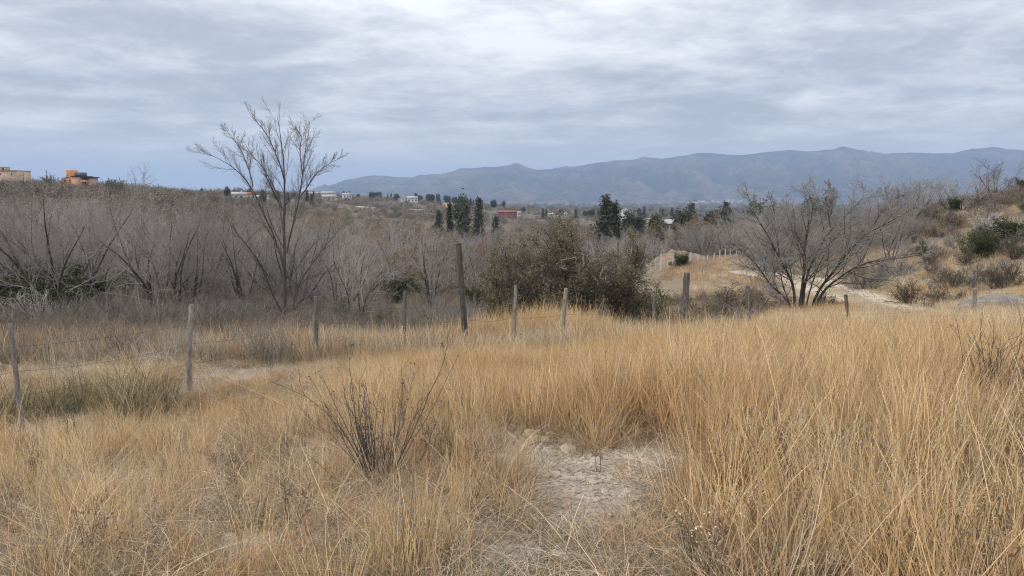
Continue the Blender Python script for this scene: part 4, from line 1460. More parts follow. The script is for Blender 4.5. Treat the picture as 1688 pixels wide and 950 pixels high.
put_shrub('green', 1665, 57, 2.4, 'largest dark green shrub low on the right slope at the frame edge', wide=1.3)
put_shrub('green', 1622, 54, 2.2, 'dark green shrub low on the right slope beside the grey upright brush', wide=1.2)
put_shrub('green', 1640, 53, 1.5, 'low dark green shrub squeezed between the two big dark green shrubs', wide=1.5)
put_shrub('green', 1569, 96, 2.4, 'small dark green shrub on the slope beside a forked bare tree', wide=0.8)
put_shrub('green', 1676, 104, 2.3, 'dark green bush on the skyline of the right hill', wide=1.0)
put_shrub('olive', 1688, 75, 1.3, 'olive shrub clinging near the top of the right slope', wide=1.5)
put_shrub('brown', 1535, 88, 2.0, 'broad brown thicket below the skyline trees on the right slope', wide=1.9)
put_shrub('olive', 1520, 80, 1.0, 'pale olive low shrub below the brown thicket', wide=1.6)
put_shrub('upright', 1625, 62, 2.6, 'grey upright leafless brush above the dark green shrubs', wide=1.3)
put_shrub('olive', 1090, 20.5, 1.35, 'yellow green shrub leaning out beside the thorn tree', wide=1.2)
put_shrub('olive', 1195, 22, 0.7, 'low green shrub at the foot of the brushy bank', wide=1.7)
put_shrub('green', 1126, 76, 1.9, 'dark green bush beside the white fence posts', wide=1.1)
put_shrub('brown', 1212, 27, 1.5, 'dark brown bush left of the spreading bare tree', wide=1.5)
put_shrub('brown', 1290, 31, 1.0, 'low brown bush under the spreading bare tree', wide=1.6)
put_shrub('brown', 1365, 30, 0.95, 'rusty brown bush between the spreading tree and the track', wide=1.5)
put_shrub('brown', 1420, 47, 1.5, 'brown bush on the far verge of the dirt track', wide=1.7)
put_shrub('brown', 1505, 37, 1.2, 'brown grassy bush on the verge where the track drops from view', wide=1.4)
put_shrub('brown', 1555, 33, 0.9, 'dark brown low bush behind the flat grey rock', wide=1.9)
put_shrub('grey', 1590, 34, 0.8, 'small grey bush behind the flat grey rock', wide=1.9)
put_shrub('olive', 626, 28, 1.1, 'olive shrub behind the golden grass near the twin stemmed sapling', wide=1.3)
put_shrub('olive', 700, 27, 1.1, 'bright olive shrub just left of the square topped post', wide=1.1)
put_shrub('olive', 555, 30, 1.2, 'olive shrub half hidden behind the grey fence post', wide=1.3)
put_shrub('green', 45, 30, 2.2, 'shadowed dark evergreen thicket at the foot of the dark trunked trees', wide=1.5)
put_shrub('green', 103, 29, 2.0, 'shadowed evergreen bush under the dark trunked trees', wide=1.1)
put_shrub('green', 5, 29, 1.5, 'shadowed evergreen bush at the frame edge of the wood', wide=1.4)
for u_, y_, h_ in ((20, 33, 2.6), (70, 32, 2.8), (125, 33, 2.2), (-40, 31, 2.4)):
    put_shrub('green', u_, y_, h_, 'dark evergreen bush deep among the bare trees of the wood', 'evergreen bushes deep in the bare wood', 1.2)
put_shrub('grey', 60, 24, 1.6, 'pale grey twiggy bush in front of the evergreen thicket', wide=1.2)
put_shrub('green', 790, 58, 2.6, 'dark evergreen bush in the valley behind the square topped post', wide=1.2)
put_shrub('green', 655, 66, 3.0, 'dark evergreen bush beside the valley meadow', wide=1.2)
r3 = np.random.default_rng(31)
HS = "grey and brown shrubs dotted over the right slope"
for i in range(95):
    y = r3.uniform(38, 100)
    u = r3.uniform(1440, 1760)
    if 44 > y and u < 1520:
        continue
    put_shrub(str(r3.choice(['grey', 'brown', 'upright', 'grey', 'brown'])), u, y, r3.uniform(0.7, 1.6), 'small leafless shrub dotted on the dry right slope', HS, r3.uniform(0.9, 1.6))
SK = "bare trees on the skyline of the right hill"
for u, y, h, k, lab in [(1632, 100, 5.2, 1, 'tallest fan shaped bare tree on the skyline of the right hill'), (1582, 96, 4.4, 6, 'forked bare tree on the right slope beside the small dark green shrub'),
                        (1480, 105, 6.5, 3, None), (1500, 100, 5.6, 1, None), (1460, 98, 5.8, 0, None), (1520, 108, 5.0, 5, None), (1555, 110, 4.2, 3, None), (1610, 112, 3.6, 5, None), (1660, 112, 2.8, 3, None), (1690, 110, 2.6, 5, None), (1720, 108, 3.0, 1, None)]:
    put_tree(k, u, y, h, lab or 'bare tree in the row along the skyline of the right hill', SK, PROTO_MID)


# ------------------------------------------------------------------ dark conifers and evergreens
def conifer_meshes(seed, h, w, cols, whorls=22, per=9, sprays=7):
    r, g = np.random.default_rng(seed), Geo()
    zs = np.linspace(0.1, 0.985, whorls)
    P0, D, L = [], [], []
    for z in zs:
        k = max(4, int(per * (1 - z * 0.4)))
        a = r.uniform(0, 6.283, k)
        P0.append(np.stack([np.zeros(k), np.zeros(k), np.full(k, z * h) + r.normal(0, 0.01 * h, k)], 1))
        dz = r.normal(-0.12 + 0.5 * z, 0.15, k)
        D.append(np.stack([np.cos(a), np.sin(a), dz], 1))
        L.append(w * (1 - z) ** 0.8 * r.uniform(0.55, 1.15, k) + 0.03 * h * (1 - z))
    P0, D, L = np.concatenate(P0), np.concatenate(D), np.concatenate(L)
    D /= np.linalg.norm(D, axis=1, keepdims=True)
    P = grow(P0, D, L, 5, 0.08, 0.02, r)
    n = len(P)
    pts = leaf_points(P, n * sprays * 2, r, 0.25, 0.035 * h)
    g.leaves(pts, 0.052 * h, leaf_cols(len(pts), *cols, r), 0.45, 0.3, r)
    cm = g.mesh('conifer_crown', [M['leaf']])
    t = Geo()
    zz = np.linspace(-0.05, 0.96, 7) * h
    t.tubes(np.stack([np.zeros(7), np.zeros(7), zz], 1)[None], (0.022 * h * (1 - np.linspace(0, 0.92, 7)))[None], 7)
    t.tubes(P, radii(np.full(n, 0.006 * h), 5, 0.002 * h), 3)
    return t.mesh('conifer_trunk', [M['bark']], True, False), cm


def round_meshes(seed, h, w, cols, clumps=26, per=130, size=0.07):
    r, g = np.random.default_rng(seed), Geo()
    c = r.normal(0, 1, (clumps, 3))
    c /= np.linalg.norm(c, axis=1, keepdims=True)
    c *= r.uniform(0.3, 1, (clumps, 1)) ** 0.5
    c = c * np.array([w, w, h * 0.36]) + np.array([0, 0, h * 0.6])
    pts = np.concatenate([q + r.normal(0, 1, (per, 3)) * np.array([0.24 * w, 0.24 * w, 0.08 * h]) * r.uniform(0.6, 1.2) for q in c])
    g.leaves(pts, size * h, leaf_cols(len(pts), *cols, r), 0.5, 0.5, r)
    t = Geo()
    t.tubes(np.stack([np.linspace(0, 0.05 * w, 6), np.zeros(6), np.linspace(-0.05, 0.6, 6) * h], 1)[None], (0.028 * h * (1 - np.linspace(0, 0.6, 6)))[None], 7)
    st = np.zeros((clumps, 3)) + np.array([0, 0, 0.3 * h])
    st[:, 2] += r.uniform(0, 0.25 * h, clumps)
    P = np.stack([st, st * 0.5 + c * 0.5 + r.normal(0, 0.04 * h, c.shape), c], 1)
    t.tubes(P, radii(np.full(clumps, 0.011 * h), 3, 0.003 * h), 4)
    return t.mesh('evergreen_trunk', [M['bark']], True, False), g.mesh('evergreen_crown', [M['leaf']])


CON = [conifer_meshes(701, 10, 2.9, DKGREEN), conifer_meshes(702, 10, 2.1, DKGREEN), conifer_meshes(703, 10, 3.4, DKGREEN, 16), conifer_meshes(704, 10, 0.75, ((0.028, 0.035, 0.018), (0.055, 0.065, 0.03)), 30, 7, 6)]
RND = [round_meshes(711, 10, 2.2, ((0.07, 0.085, 0.052), (0.17, 0.185, 0.11))), round_meshes(712, 10, 3.2, DKGREEN)]
_cf = {}


def put_evergreen(kind, k, u, y, vtop, label, group=None, hmin=2.0):
    src = (CON if kind == 'conifer' else RND)[k]
    p = on_ground(u, y)
    h = max(float(at(u, vtop, y)[2] - p[2]), hmin)
    s = h / 10.0
    key = (kind, k)
    rz = rng.uniform(0, 6.28)
    if key in _cf:
        o = copy_thing(_cf[key], p, rz, s, label)
        if group:
            o['group'] = group
        elif 'group' in o:
            del o['group']
        return o
    t = plant_proto('conifer' if kind == 'conifer' else 'evergreen_tree', src, p, label, 'tree', group, rz, s)
    _cf[key] = t
    return t


put_evergreen('conifer', 0, 998, 130, 325, 'large dark conifer rising above the thorn tree in front of the mountains')
put_evergreen('conifer', 1, 1012, 133, 337, 'smaller dark conifer joined to the right side of the large one')
put_evergreen('conifer', 3, 742, 300, 336, 'thin dark cypress beside the round evergreen')
put_evergreen('round', 0, 763, 270, 327, 'round grey green evergreen next to the thin cypress')
put_evergreen('conifer', 1, 789, 300, 328, 'dark conifer to the right of the round evergreen')
put_evergreen('conifer', 0, 724, 240, 348, 'small dark conifer down on the slope below the pale yellow house')
put_evergreen('conifer', 2, 1138, 230, 337, 'broad dark conifer in the valley near the pale roofed house')
put_evergreen('round', 1, 1128, 210, 344, 'broad dark evergreen joined to the left of the valley conifer')
put_evergreen('conifer', 1, 1195, 260, 335, 'dark conifer with a pointed top over the grey thicket')
put_evergreen('round', 1, 1182, 250, 342, 'dark evergreen joined to the pointed conifer over the grey thicket')
put_evergreen('conifer', 2, 1113, 160, 362, 'low dark conifer in front of the pale roofed valley house')
put_evergreen('round', 1, 1250, 150, 331, 'dark evergreen seen through the left of the spreading bare tree')
put_evergreen('round', 0, 1335, 140, 328, 'dark evergreen seen through the middle of the spreading bare tree')
put_evergreen('conifer', 2, 1360, 140, 326, 'dark conifer seen through the top of the spreading bare tree')
put_evergreen('round', 1, 1040, 260, 349, 'dark round evergreen right of the large conifer')
put_evergreen('round', 0, 378, 420, 309, 'dark round evergreen on the hill line left of the tall bare tree')
put_evergreen('conifer', 2, 818, 190, 358, 'wide dark cedar above the valley trees')
put_evergreen('round', 0, 1082, 180, 356, 'grey green evergreen left of the pale roofed valley house')
r4 = np.random.default_rng(61)
RIDGE = "dark evergreens along the far ridges"
for i in range(84):
    q = r4.uniform()
    if q < 0.5:
        u = r4.uniform(545, 850)
        y = r4.uniform(850, 1050)
        vt = np.interp(u, [545, 600, 660, 720, 800, 850], [315, 316, 315, 319, 327, 333]) + r4.uniform(0, 6)
    elif q < 0.85:
        u = r4.uniform(850, 1120)
        y = r4.uniform(600, 1300)
        vt = 341 + r4.uniform(0, 8)
    else:
        u = r4.uniform(150, 520)
        y = r4.uniform(380, 620)
        vt = np.interp(u, [150, 300, 520], [306, 312, 316]) + r4.uniform(-2, 6)
    kd = r4.choice(['conifer', 'round', 'round'])
    put_evergreen(str(kd), int(r4.integers(0, 2)), u, y, vt, 'distant dark evergreen along the ridge below the mountains', RIDGE, 3.0 if q < 0.85 else 2.0)


# ------------------------------------------------------------------ buildings
def bmat(name, rgb, var=0.1):
    if name not in M:
        M[name] = plain(name, rgb, 0.85, var, 1.0, 0.1)
    return M[name]


GLASS = plain('window_glass', (0.05, 0.06, 0.075), 0.25, 0.2, 1.0, 0.5)


def part_box(name, parent, boxes, mat, label=None):
    g = Geo()
    for lo_, hi_ in boxes:
        g.box(lo_, hi_)
    o = link(name, g.mesh(name, [mat], False, False), parent)
    if label:
        o['label'] = label
    return o


def window(parent, x, z, w, h, yf, frame):
    """A framed pane set into a slightly proud frame on the front wall at y = yf."""
    f = part_box('window', parent, [((x - w / 2 - .08, yf - .07, z - .08), (x + w / 2 + .08, yf - .01, z)), ((x - w / 2 - .08, yf - .07, z + h), (x + w / 2 + .08, yf - .01, z + h + .08)),
                                    ((x - w / 2 - .08, yf - .07, z), (x - w / 2, yf - .01, z + h)), ((x + w / 2, yf - .07, z), (x + w / 2 + .08, yf - .01, z + h))], frame)
    part_box('pane', f, [((x - w / 2, yf - .03, z), (x + w / 2, yf - .012, z + h))], GLASS)


def house(u, y, w, d, h, wall, roof, label, style='gable', rz=0.0, group=None, n_win=3, lift=0.0, name='house'):
    p = on_ground(u, y)
    p[2] += lift
    t = thing(name, p, label, 'house', group, rz)
    part_box('wall', t, [((-w / 2, 0, -1.5 - lift), (w / 2, d, h))], wall)
    if style == 'gable':
        e, rh = 0.4, min(w, d) * 0.28
        V = [(-w / 2 - e, -e, h), (w / 2 + e, -e, h), (w / 2 + e, d + e, h), (-w / 2 - e, d + e, h), (-w / 2 - e, d / 2, h + rh), (w / 2 + e, d / 2, h + rh)]
        g = Geo().add(np.array(V) + np.array([0, 0, 0.004]), [(0, 1, 5, 4), (2, 3, 4, 5), (0, 3, 2, 1)], [(0, 4, 3), (1, 2, 5)])
        rf = link('roof', g.mesh('roof', [roof], False, False), t)
        part_box('chimney', rf, [((w * 0.22, d * 0.55, h + rh * 0.3), (w * 0.22 + 0.7, d * 0.55 + 0.7, h + rh + 0.8))], wall)
    elif style == 'shed':
        V = [(-w / 2 - .3, -.4, h + .004), (w / 2 + .3, -.4, h + .004), (w / 2 + .3, d + .3, h + .9), (-w / 2 - .3, d + .3, h + .9), (-w / 2 - .3, -.4, h + .2), (w / 2 + .3, -.4, h + .2), (w / 2 + .3, d + .3, h + 1.1), (-w / 2 - .3, d + .3, h + 1.1)]
        g = Geo().add(V, [(0, 3, 2, 1), (4, 5, 6, 7), (0, 1, 5, 4), (1, 2, 6, 5), (2, 3, 7, 6), (3, 0, 4, 7)])
        link('roof', g.mesh('roof', [roof], False, False), t)
    else:
        part_box('roof', t, [((-w / 2 - .25, -.25, h + .003), (w / 2 + .25, d + .25, h + .35))], roof)
    fr = bmat('window_frame', (0.55, 0.52, 0.48))
    for i in range(n_win):
        xw = -w / 2 + w * (i + 0.5) / n_win
        window(t, xw, h * 0.35, min(1.4, w / n_win * 0.5), h * 0.38, 0.0, fr)
    return t


WHITE, TAN, PALEY, REDB, GREYR, REDR, TERR = (bmat('white_render', (0.56, 0.55, 0.54)), bmat('tan_render', (0.52, 0.40, 0.30)), bmat('yellow_render', (0.70, 0.52, 0.32)), bmat('red_render', (0.22, 0.085, 0.08)),
                                               bmat('grey_roof', (0.42, 0.41, 0.42)), bmat('tile_roof', (0.34, 0.15, 0.10)), bmat('pale_roof', (0.46, 0.44, 0.43)))


def orange_house():
    y = 222.0
    p = on_ground(130, y)
    k = y / FPX
    z0 = at(130, 308, y)[2] - p[2]
    t = thing('orange_house', p, 'orange plastered house with square tower and dark roof slab on the hill top', 'house')
    O, PK = bmat('orange_render', (0.56, 0.27, 0.135)), bmat('salmon_render', (0.60, 0.33, 0.235))
    DK = bmat('dark_slab', (0.07, 0.075, 0.085))

    def X(u):
        return (u - 130) * k

    def Z(v):
        return z0 + (308 - v) * k
    part_box('wall', t, [((X(124.5), 0, Z(330)), (X(141), 6, Z(291.5)))], PK, 'salmon main wall')
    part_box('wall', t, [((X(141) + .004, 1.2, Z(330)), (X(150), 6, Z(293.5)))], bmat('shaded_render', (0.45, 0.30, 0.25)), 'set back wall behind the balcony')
    part_box('tower', t, [((X(115), 0.6, Z(330)), (X(124) - .004, 4, Z(281)))], O, 'square orange tower')
    part_box('low_wing', t, [((X(104), 1.5, Z(330)), (X(115) - .004, 6, Z(293.5)))], O)
    rf = part_box('roof', t, [((X(123.5), -0.3, Z(291.5) + .004), (X(141.3), 6.3, Z(290.4)))], DK)
    part_box('roof', t, [((X(141.5), -0.6, Z(293.2)), (X(152), 6.3, Z(291.8)))], DK, 'overhanging dark slab')
    part_box('water_tank', rf, [((X(127), 1.5, Z(290.4) + .004), (X(138.5), 4, Z(284.6)))], bmat('tank_grey', (0.16, 0.18, 0.21)))
    part_box('balcony', t, [((X(141.2), -0.2, Z(300.2)), (X(150.6), 1.19, Z(299.3))), ((X(141.4), -0.1, Z(299.3)), (X(150.4), 0.0, Z(297.2))), ((X(149.6), -0.15, Z(306)), (X(150.2), 0.1, Z(300.2)))], PK)
    fr = bmat('window_frame', (0.55, 0.52, 0.48))
    window(t, X(145.5), Z(303.5 + 2.5), 0.95, 0.7, 1.2, fr)
    window(t, X(145), Z(296.6), 0.9, 0.42, 1.2, fr)
    window(t, X(110), Z(299.5), 0.5, 0.55, 1.5, fr)
    window(t, X(119.5), Z(299.5), 0.4, 0.5, 0.6, fr)


orange_house()


def hill_top_house():
    y = 232.0
    p = on_ground(18, y)
    k = y / FPX
    z0 = at(18, 295, y)[2] - p[2]
    t = thing('flat_roofed_house', p, 'tan flat roofed house with small arched turret on the hill crest', 'house')
    W = bmat('pale_brown_render', (0.50, 0.37, 0.27))

    def X(u):
        return (u - 18) * k

    def Z(v):
        return z0 + (295 - v) * k
    part_box('wall', t, [((X(-24), 0, Z(318)), (X(36), 7, Z(282)))], W)
    part_box('roof', t, [((X(-24.5), -.2, Z(282) + .004), (X(36.5), 7.2, Z(281.2)))], bmat('flat_roof', (0.40, 0.34, 0.29)))
    part_box('turret', t, [((X(2), 2, Z(281)), (X(5), 4, Z(276.5))), ((X(9), 2, Z(281)), (X(12), 4, Z(276.5))), ((X(1.6), 1.9, Z(276.5) + .004), (X(12.4), 4.1, Z(275.4)))], W)
    part_box('pergola', t, [((X(42.5), 1, Z(310)), (X(43.4), 1.2, Z(284.5))), ((X(36.6), 1, Z(287.2)), (X(43.4), 1.2, Z(286.6))), ((X(37.0), 1, Z(290.2)), (X(43.4), 1.2, Z(289.6)))], bmat('pergola_wood', (0.25, 0.2, 0.17)))
    fr = bmat('window_frame', (0.55, 0.52, 0.48))
    for uu in (9.5, 28):
        window(t, X(uu), Z(288.5), 0.45, 0.5, 0.0, fr)


hill_top_house()
house(681, 800, 11, 8, 4.2, WHITE, TERR, 'bright white house with a low gable on the far slope', 'gable', 0.15, lift=1.5)
house(665, 805, 9, 6, 2.6, WHITE, TERR, 'low white outbuilding left of the bright white house', 'flat', 0.1, lift=1.2)
house(739, 760, 10, 8, 5.0, PALEY, TERR, 'pale yellow block house left of the round evergreen', 'flat', 0.1, lift=1.5)
house(751, 765, 9, 7, 4.4, WHITE, TERR, 'white flat house joined to the right of the pale yellow one', 'flat', 0.1, lift=1.5)
house(837, 620, 15, 8, 3.6, REDB, REDR, 'dark red house with a white pillared porch on the valley side', 'shed', 0.05, lift=1.6)
house(851, 640, 7, 6, 2.6, WHITE, GREYR, 'small white house right of the dark red one', 'shed', 0.0, lift=1.6)
house(909, 640, 4.5, 4, 2.2, WHITE, GREYR, 'small white house on the valley side below the mountain, left of its pair', 'gable', 0.2, lift=2)
house(920, 620, 5, 4, 1.8, WHITE, TERR, 'low white house with a flat roof between two small white houses', 'flat', 0.2, lift=2)
house(929, 650, 5, 4, 2.2, WHITE, GREYR, 'small white gabled house right of the low flat one', 'gable', -0.2, lift=2)
house(544, 640, 11, 7, 3, TAN, TERR, 'tan house with a pale roof on the slope right of the tall bare tree', 'gable', 0.1, lift=1.6)
house(541, 780, 13, 8, 3.4, TAN, GREYR, 'wide house with grey roof near the hill line right of the tall bare tree', 'gable', 0.0, lift=2)
house(575, 760, 8, 7, 3.4, WHITE, GREYR, 'small white house under the hill line', 'gable', 0.4, lift=2)
house(519, 760, 12, 7, 2.6, TAN, TERR, 'long tan house beneath the hill line behind the tall bare tree', 'shed', 0.0, lift=2)
house(392, 430, 9, 6, 2.8, WHITE, TERR, 'white house on the hill line left of the tall bare tree', 'gable', 0.1, lift=1.6)
house(414, 450, 6, 6, 2.8, WHITE, REDR, 'small white house right of the hill line white house', 'gable', 0.3, lift=1.6)
house(429, 460, 9, 6, 2.4, TAN, TERR, 'low house with a pale roof behind the limbs of the tall bare tree', 'shed', 0.0, lift=1.6)
house(299, 420, 5, 5, 2.4, WHITE, TERR, 'small white house on the left hill line', 'flat', 0.0, lift=1.2)
house(285, 400, 5, 5, 2.4, TAN, TERR, 'small tan house on the left hill line', 'flat', 0.2, lift=1.2)
house(1106, 180, 2.6, 2.4, 1.6, TAN, TERR, 'pale roofed house among the valley trees below the mountain', 'shed', 0.1, lift=5.0)
house(1072, 330, 2.4, 2.4, 1.8, TAN, TERR, 'small tan house behind the grey green evergreen', 'flat', 0.1, lift=6)
house(1030, 520, 3.5, 3, 3, WHITE, GREYR, 'white house right of the large conifer', 'gable', 0.2, lift=8)
r5 = np.random.default_rng(3)
TOWN = "white houses of the far town"
first_house = None
for i in range(44):
    u = r5.normal(1150, 32) if i < 34 else r5.uniform(1085, 1225)
    y = r5.uniform(5000, 5900)
    p = on_ground(u, y)
    p[2] = at(u, r5.uniform(331.5, 337) - (u - 1150) * 0.03, y)[2] - 4
    if first_house is None:
        first_house = house(u, y, 14, 10, 6.5, WHITE, TERR, 'tiny pale house of the town at the foot of the mountain', 'gable', 0.0, TOWN, 2)
        first_house.location = [float(q) for q in p]
    else:
        copy_thing(first_house, p, r5.uniform(-0.6, 0.6), (r5.uniform(0.7, 1.6), 1, r5.uniform(0.7, 1.3)), group=TOWN)


# ------------------------------------------------------------------ wire fence of the foreground
def post_mesh(top, base, rad, r, sides=9):
    K = 12
    t = np.linspace(0, 1, K)[:, None]
    P = base * (1 - t) + top * t
    P += np.cumsum(r.normal(0, rad * 0.10, (K, 3)), axis=0) * np.array([1, 1, 0]) * np.sin(math.pi * t)
    R = rad * (1.1 - 0.2 * t[:, 0]) * r.uniform(0.92, 1.08, K)
    g = Geo().tubes(P[None], R[None], sides, cap=True)
    V = g.V[0]
    a = r.normal(0, rad * 0.07, (1, sides, 3)) + r.normal(0, rad * 0.04, (K, sides, 3))
    g.V[0] = (V.reshape(K, sides, 3) + a).reshape(-1, 3)
    g.V[1] = np.concatenate([g.V[0].reshape(K, sides, 3)[0], P[:1]])
    g.V[2] = np.concatenate([g.V[0].reshape(K, sides, 3)[-1], P[-1:]])
    return g


POSTS = [((-210, 560), (-196, 780), 6.6, 8, 0), ((17, 534), (38, 715), 8.8, 8, 0), ((316, 503), (313, 645), 11.0, 8.5, 0), ((521, 489), (520, 600), 13.2, 7.5, 0), ((668, 480), (668, 560), 14.6, 6, 0), ((756, 402), (768, 575), 14.8, 9.2, 1), ((850, 470), (846, 575), 14.2, 6.5, 0),
         ((933, 476), (926, 560), 14.6, 7.5, 0), ((1078, 485), (1076, 545), 16.4, 6, 1), ((1133, 450), (1126, 530), 17.0, 11, 1), ((1233, 472), (1235, 535), 18.2, 6, 1), ((1394, 486), (1401, 530), 19.2, 6, 1), ((1607, 476), (1607, 530), 20.0, 6.5, 0), ((1830, 470), (1830, 530), 21.0, 6.5, 0)]


def wire_fence():
    r = np.random.default_rng(19)
    t = thing('wire_fence', on_ground(313, 11.0), 'old wire fence of grey wooden posts crossing behind the golden grass', 'fence')
    o0 = np.array(t.location)
    tops, bases = [], []
    for (tu, tv), (bu, bv), y, w, dark in POSTS:
        top = at(tu, tv, y)
        b = at(bu, bv, y)
        b[2] = gz(b[0], b[1]) - 0.3
        f = (top[2] - b[2]) / max(at(tu, tv, y)[2] - at(bu, bv, y)[2], 0.1)
        b[0] = top[0] + (at(bu, bv, y)[0] - top[0]) * min(f, 1.3)
        rad = w / 2 / FPX * y
        me = post_mesh(top - o0, b - o0, rad, r).mesh('post', [M['post_dark'] if dark else M['post_wood']], False, False)
        o = link('post', me, t)
        if w > 10:
            o['label'] = 'thick dark corner post' if tu < 900 else 'thick dark leaning post'
        tops.append(top)
        bases.append(b + np.array([0, 0, 0.3]))
    for fr in (0.38, 0.62, 0.85):
        g = Geo()
        for i in range(len(tops) - 1):
            h0, h1 = 1.25 * fr, 1.25 * fr
            a = bases[i] + (tops[i] - bases[i]) * min(h0 / (tops[i][2] - bases[i][2]), 0.97)
            b = bases[i + 1] + (tops[i + 1] - bases[i + 1]) * min(h1 / (tops[i + 1][2] - bases[i + 1][2]), 0.97)
            s = np.linspace(0, 1, 9)[:, None]
            P = a * (1 - s) + b * s - np.array([0, 0, 1]) * 0.05 * (4 * s * (1 - s)) * r.uniform(0.4, 1.4)
            P = P - np.array([0, 0.04, 0]) - o0
            g.tubes(P[None], np.full((1, 9), 0.0021), 4)
        link('wire', g.mesh('wire', [M['wire']], False, False), t)


wire_fence()


def white_fence():
    r = np.random.default_rng(29)
    t = thing('white_post_fence', on_ground(1140, 80), 'distant fence of white painted posts along the dirt track', 'fence')
    o0 = np.array(t.location)
    spec = [(1073, 431, 84, 4, 7), (1081, 430, 83, 4, 9), (1090, 419, 82, 6, 17), (1101, 427, 82, 4, 11), (1109, 427, 81, 4, 11), (1138, 416, 80, 9, 19), (1150.5, 422, 81, 4.5, 9), (1160.5, 421, 82, 4.5, 10), (1167, 420, 83, 4, 9), (1177.5, 417, 84, 4.5, 10), (1187, 413, 86, 5, 10), (1195.5, 411, 88, 6, 13), (1204.5, 410, 90, 5, 13),
            (1214, 409, 92, 4, 9), (1263, 398, 100, 4, 11), (1289.5, 387, 104, 4, 14), (1300, 393, 106, 4, 10), (1312, 395, 108, 4, 8)]
    tops = []
    for u, v, y, w, hp in spec:
        top = at(u, v, y)
        g0 = gz(top[0], top[1])
        base = np.array([top[0], top[1], min(g0, top[2] - 0.6) - 0.15])
        me = post_mesh(top - o0, base - o0, max(w * 0.8, 3.2) / 2 / FPX * y * 0.46, r, 6).mesh('post', [M['white_post']], False, False)
        link('post', me, t)
        tops.append(top)
    for dz in (0.15, 0.5):
        g = Geo()
        P = np.array(tops) - np.array([0, 0.08, dz]) - o0
        g.tubes(P[None], np.full((1, len(P)), 0.006), 4)
        link('wire', g.mesh('wire', [M['wire']], False, False), t)


white_fence()


# ------------------------------------------------------------------ twiggy dark plants in the grass
def stem_plant(label, stems, y0, rad, seed, extra, base_uv, spread, hgt, twigs=5, depth=0.35):
    r = np.random.default_rng(seed)
    b = at(base_uv[0], base_uv[1], y0)
    b[2] = gz(b[0], b[1])
    t = thing('twiggy_shrub', b, label, 'shrub')
    K = 14
    lines = []
    for pts in stems:
        y1 = y0 + r.uniform(-depth, depth)
        n = len(pts)
        W = [at(u, v, y1 + (y0 - y1) * (i / (n - 1))) for i, (u, v) in enumerate(pts)]
        W.append(b + np.array([(W[-1][0] - b[0]) * 0.6 + r.normal(0, 0.02), r.normal(0, 0.03), -0.04]))
        lines.append(smooth_path(np.array(W[::-1]), K) - b)
    for _ in range(extra):
        a, e = r.uniform(0, 6.283), abs(r.normal(0, spread))
        D = np.array([[math.cos(a) * math.sin(e), math.sin(a) * math.sin(e), math.cos(e)]])
        P0 = np.array([[math.cos(a) * 0.05, math.sin(a) * 0.05, -0.04]])
        lines.append(grow(P0, D, np.array([hgt * r.uniform(0.4, 1.0)]), K, 0.05, 0.01, r)[0])
    for P in lines:
        P = P + np.cumsum(r.normal(0, 0.0035, P.shape), axis=0)
        R = radii(np.array([rad * r.uniform(0.7, 1.2)]), K, rad * 0.3)
        g = Geo()
        for i, (A, B) in enumerate(ramify(P[None], R, [(twigs, 0.35, 0.98, 0.5, 0.2, 0.2, 5, 0.12, 0.03, rad * 0.35), (2, 0.3, 1, 0.5, 0.2, 0.4, 3, 0.1, 0.02, rad * 0.28)], r)):
            g.tubes(A, B, 5 if i == 0 else 3)
            if i == 1:
                tips = A[:, -1]
                tips = np.repeat(tips[r.uniform(0, 1, len(tips)) < 0.35], 4, axis=0)
                if len(tips):
                    g.leaves(tips + r.normal(0, 0.01, tips.shape), 0.02, (0.5, 0.5, 0.5), 0.5, 0, r)
        link('stem', g.mesh('stem', [M['twig_dark']], False, False), t)
    return t


def fg(x, y):
    return (440 + x / 2.64, 540 + y / 2.64)


def rs_(x, y):
    return (1500 + x / 3.957, 500 + y / 3.957)


STEMS = [[fg(22, 238), fg(180, 300), fg(320, 430), fg(420, 620)], [fg(150, 370), fg(300, 480), fg(400, 600)], [fg(205, 240), fg(290, 400), fg(370, 560), fg(430, 680)], [fg(240, 210), fg(330, 390), fg(420, 570), fg(460, 690)],
         [fg(365, 115), fg(375, 290), fg(400, 480), fg(450, 700)], [fg(430, 250), fg(400, 400), fg(405, 520), fg(440, 690)], [fg(485, 290), fg(475, 480), fg(470, 640)], [fg(570, 150), fg(580, 330), fg(560, 500), fg(530, 680)],
         [fg(550, 320), fg(565, 480), fg(545, 640)], [fg(655, 180), fg(590, 340), fg(560, 500), fg(520, 660)], [fg(795, 30), fg(790, 150), fg(715, 290), fg(640, 460), fg(560, 620)], [fg(850, 100), fg(790, 220), fg(720, 380), fg(620, 520), fg(540, 680)],
         [fg(760, 375), fg(700, 540), fg(620, 660)], [fg(150, 545), fg(230, 615), fg(330, 690), fg(420, 740)], [fg(60, 640), fg(180, 700), fg(300, 750)], [fg(340, 250), fg(370, 420), fg(440, 600)], [fg(250, 330), fg(350, 480), fg(430, 620)], [fg(700, 430), fg(640, 540), fg(560, 660)]]
stem_plant('large dark twiggy shrub fanning out of the golden grass beside the gravel patch', STEMS, 5.2, 0.0042, 71, 32, (628, 846), 0.36, 0.8)
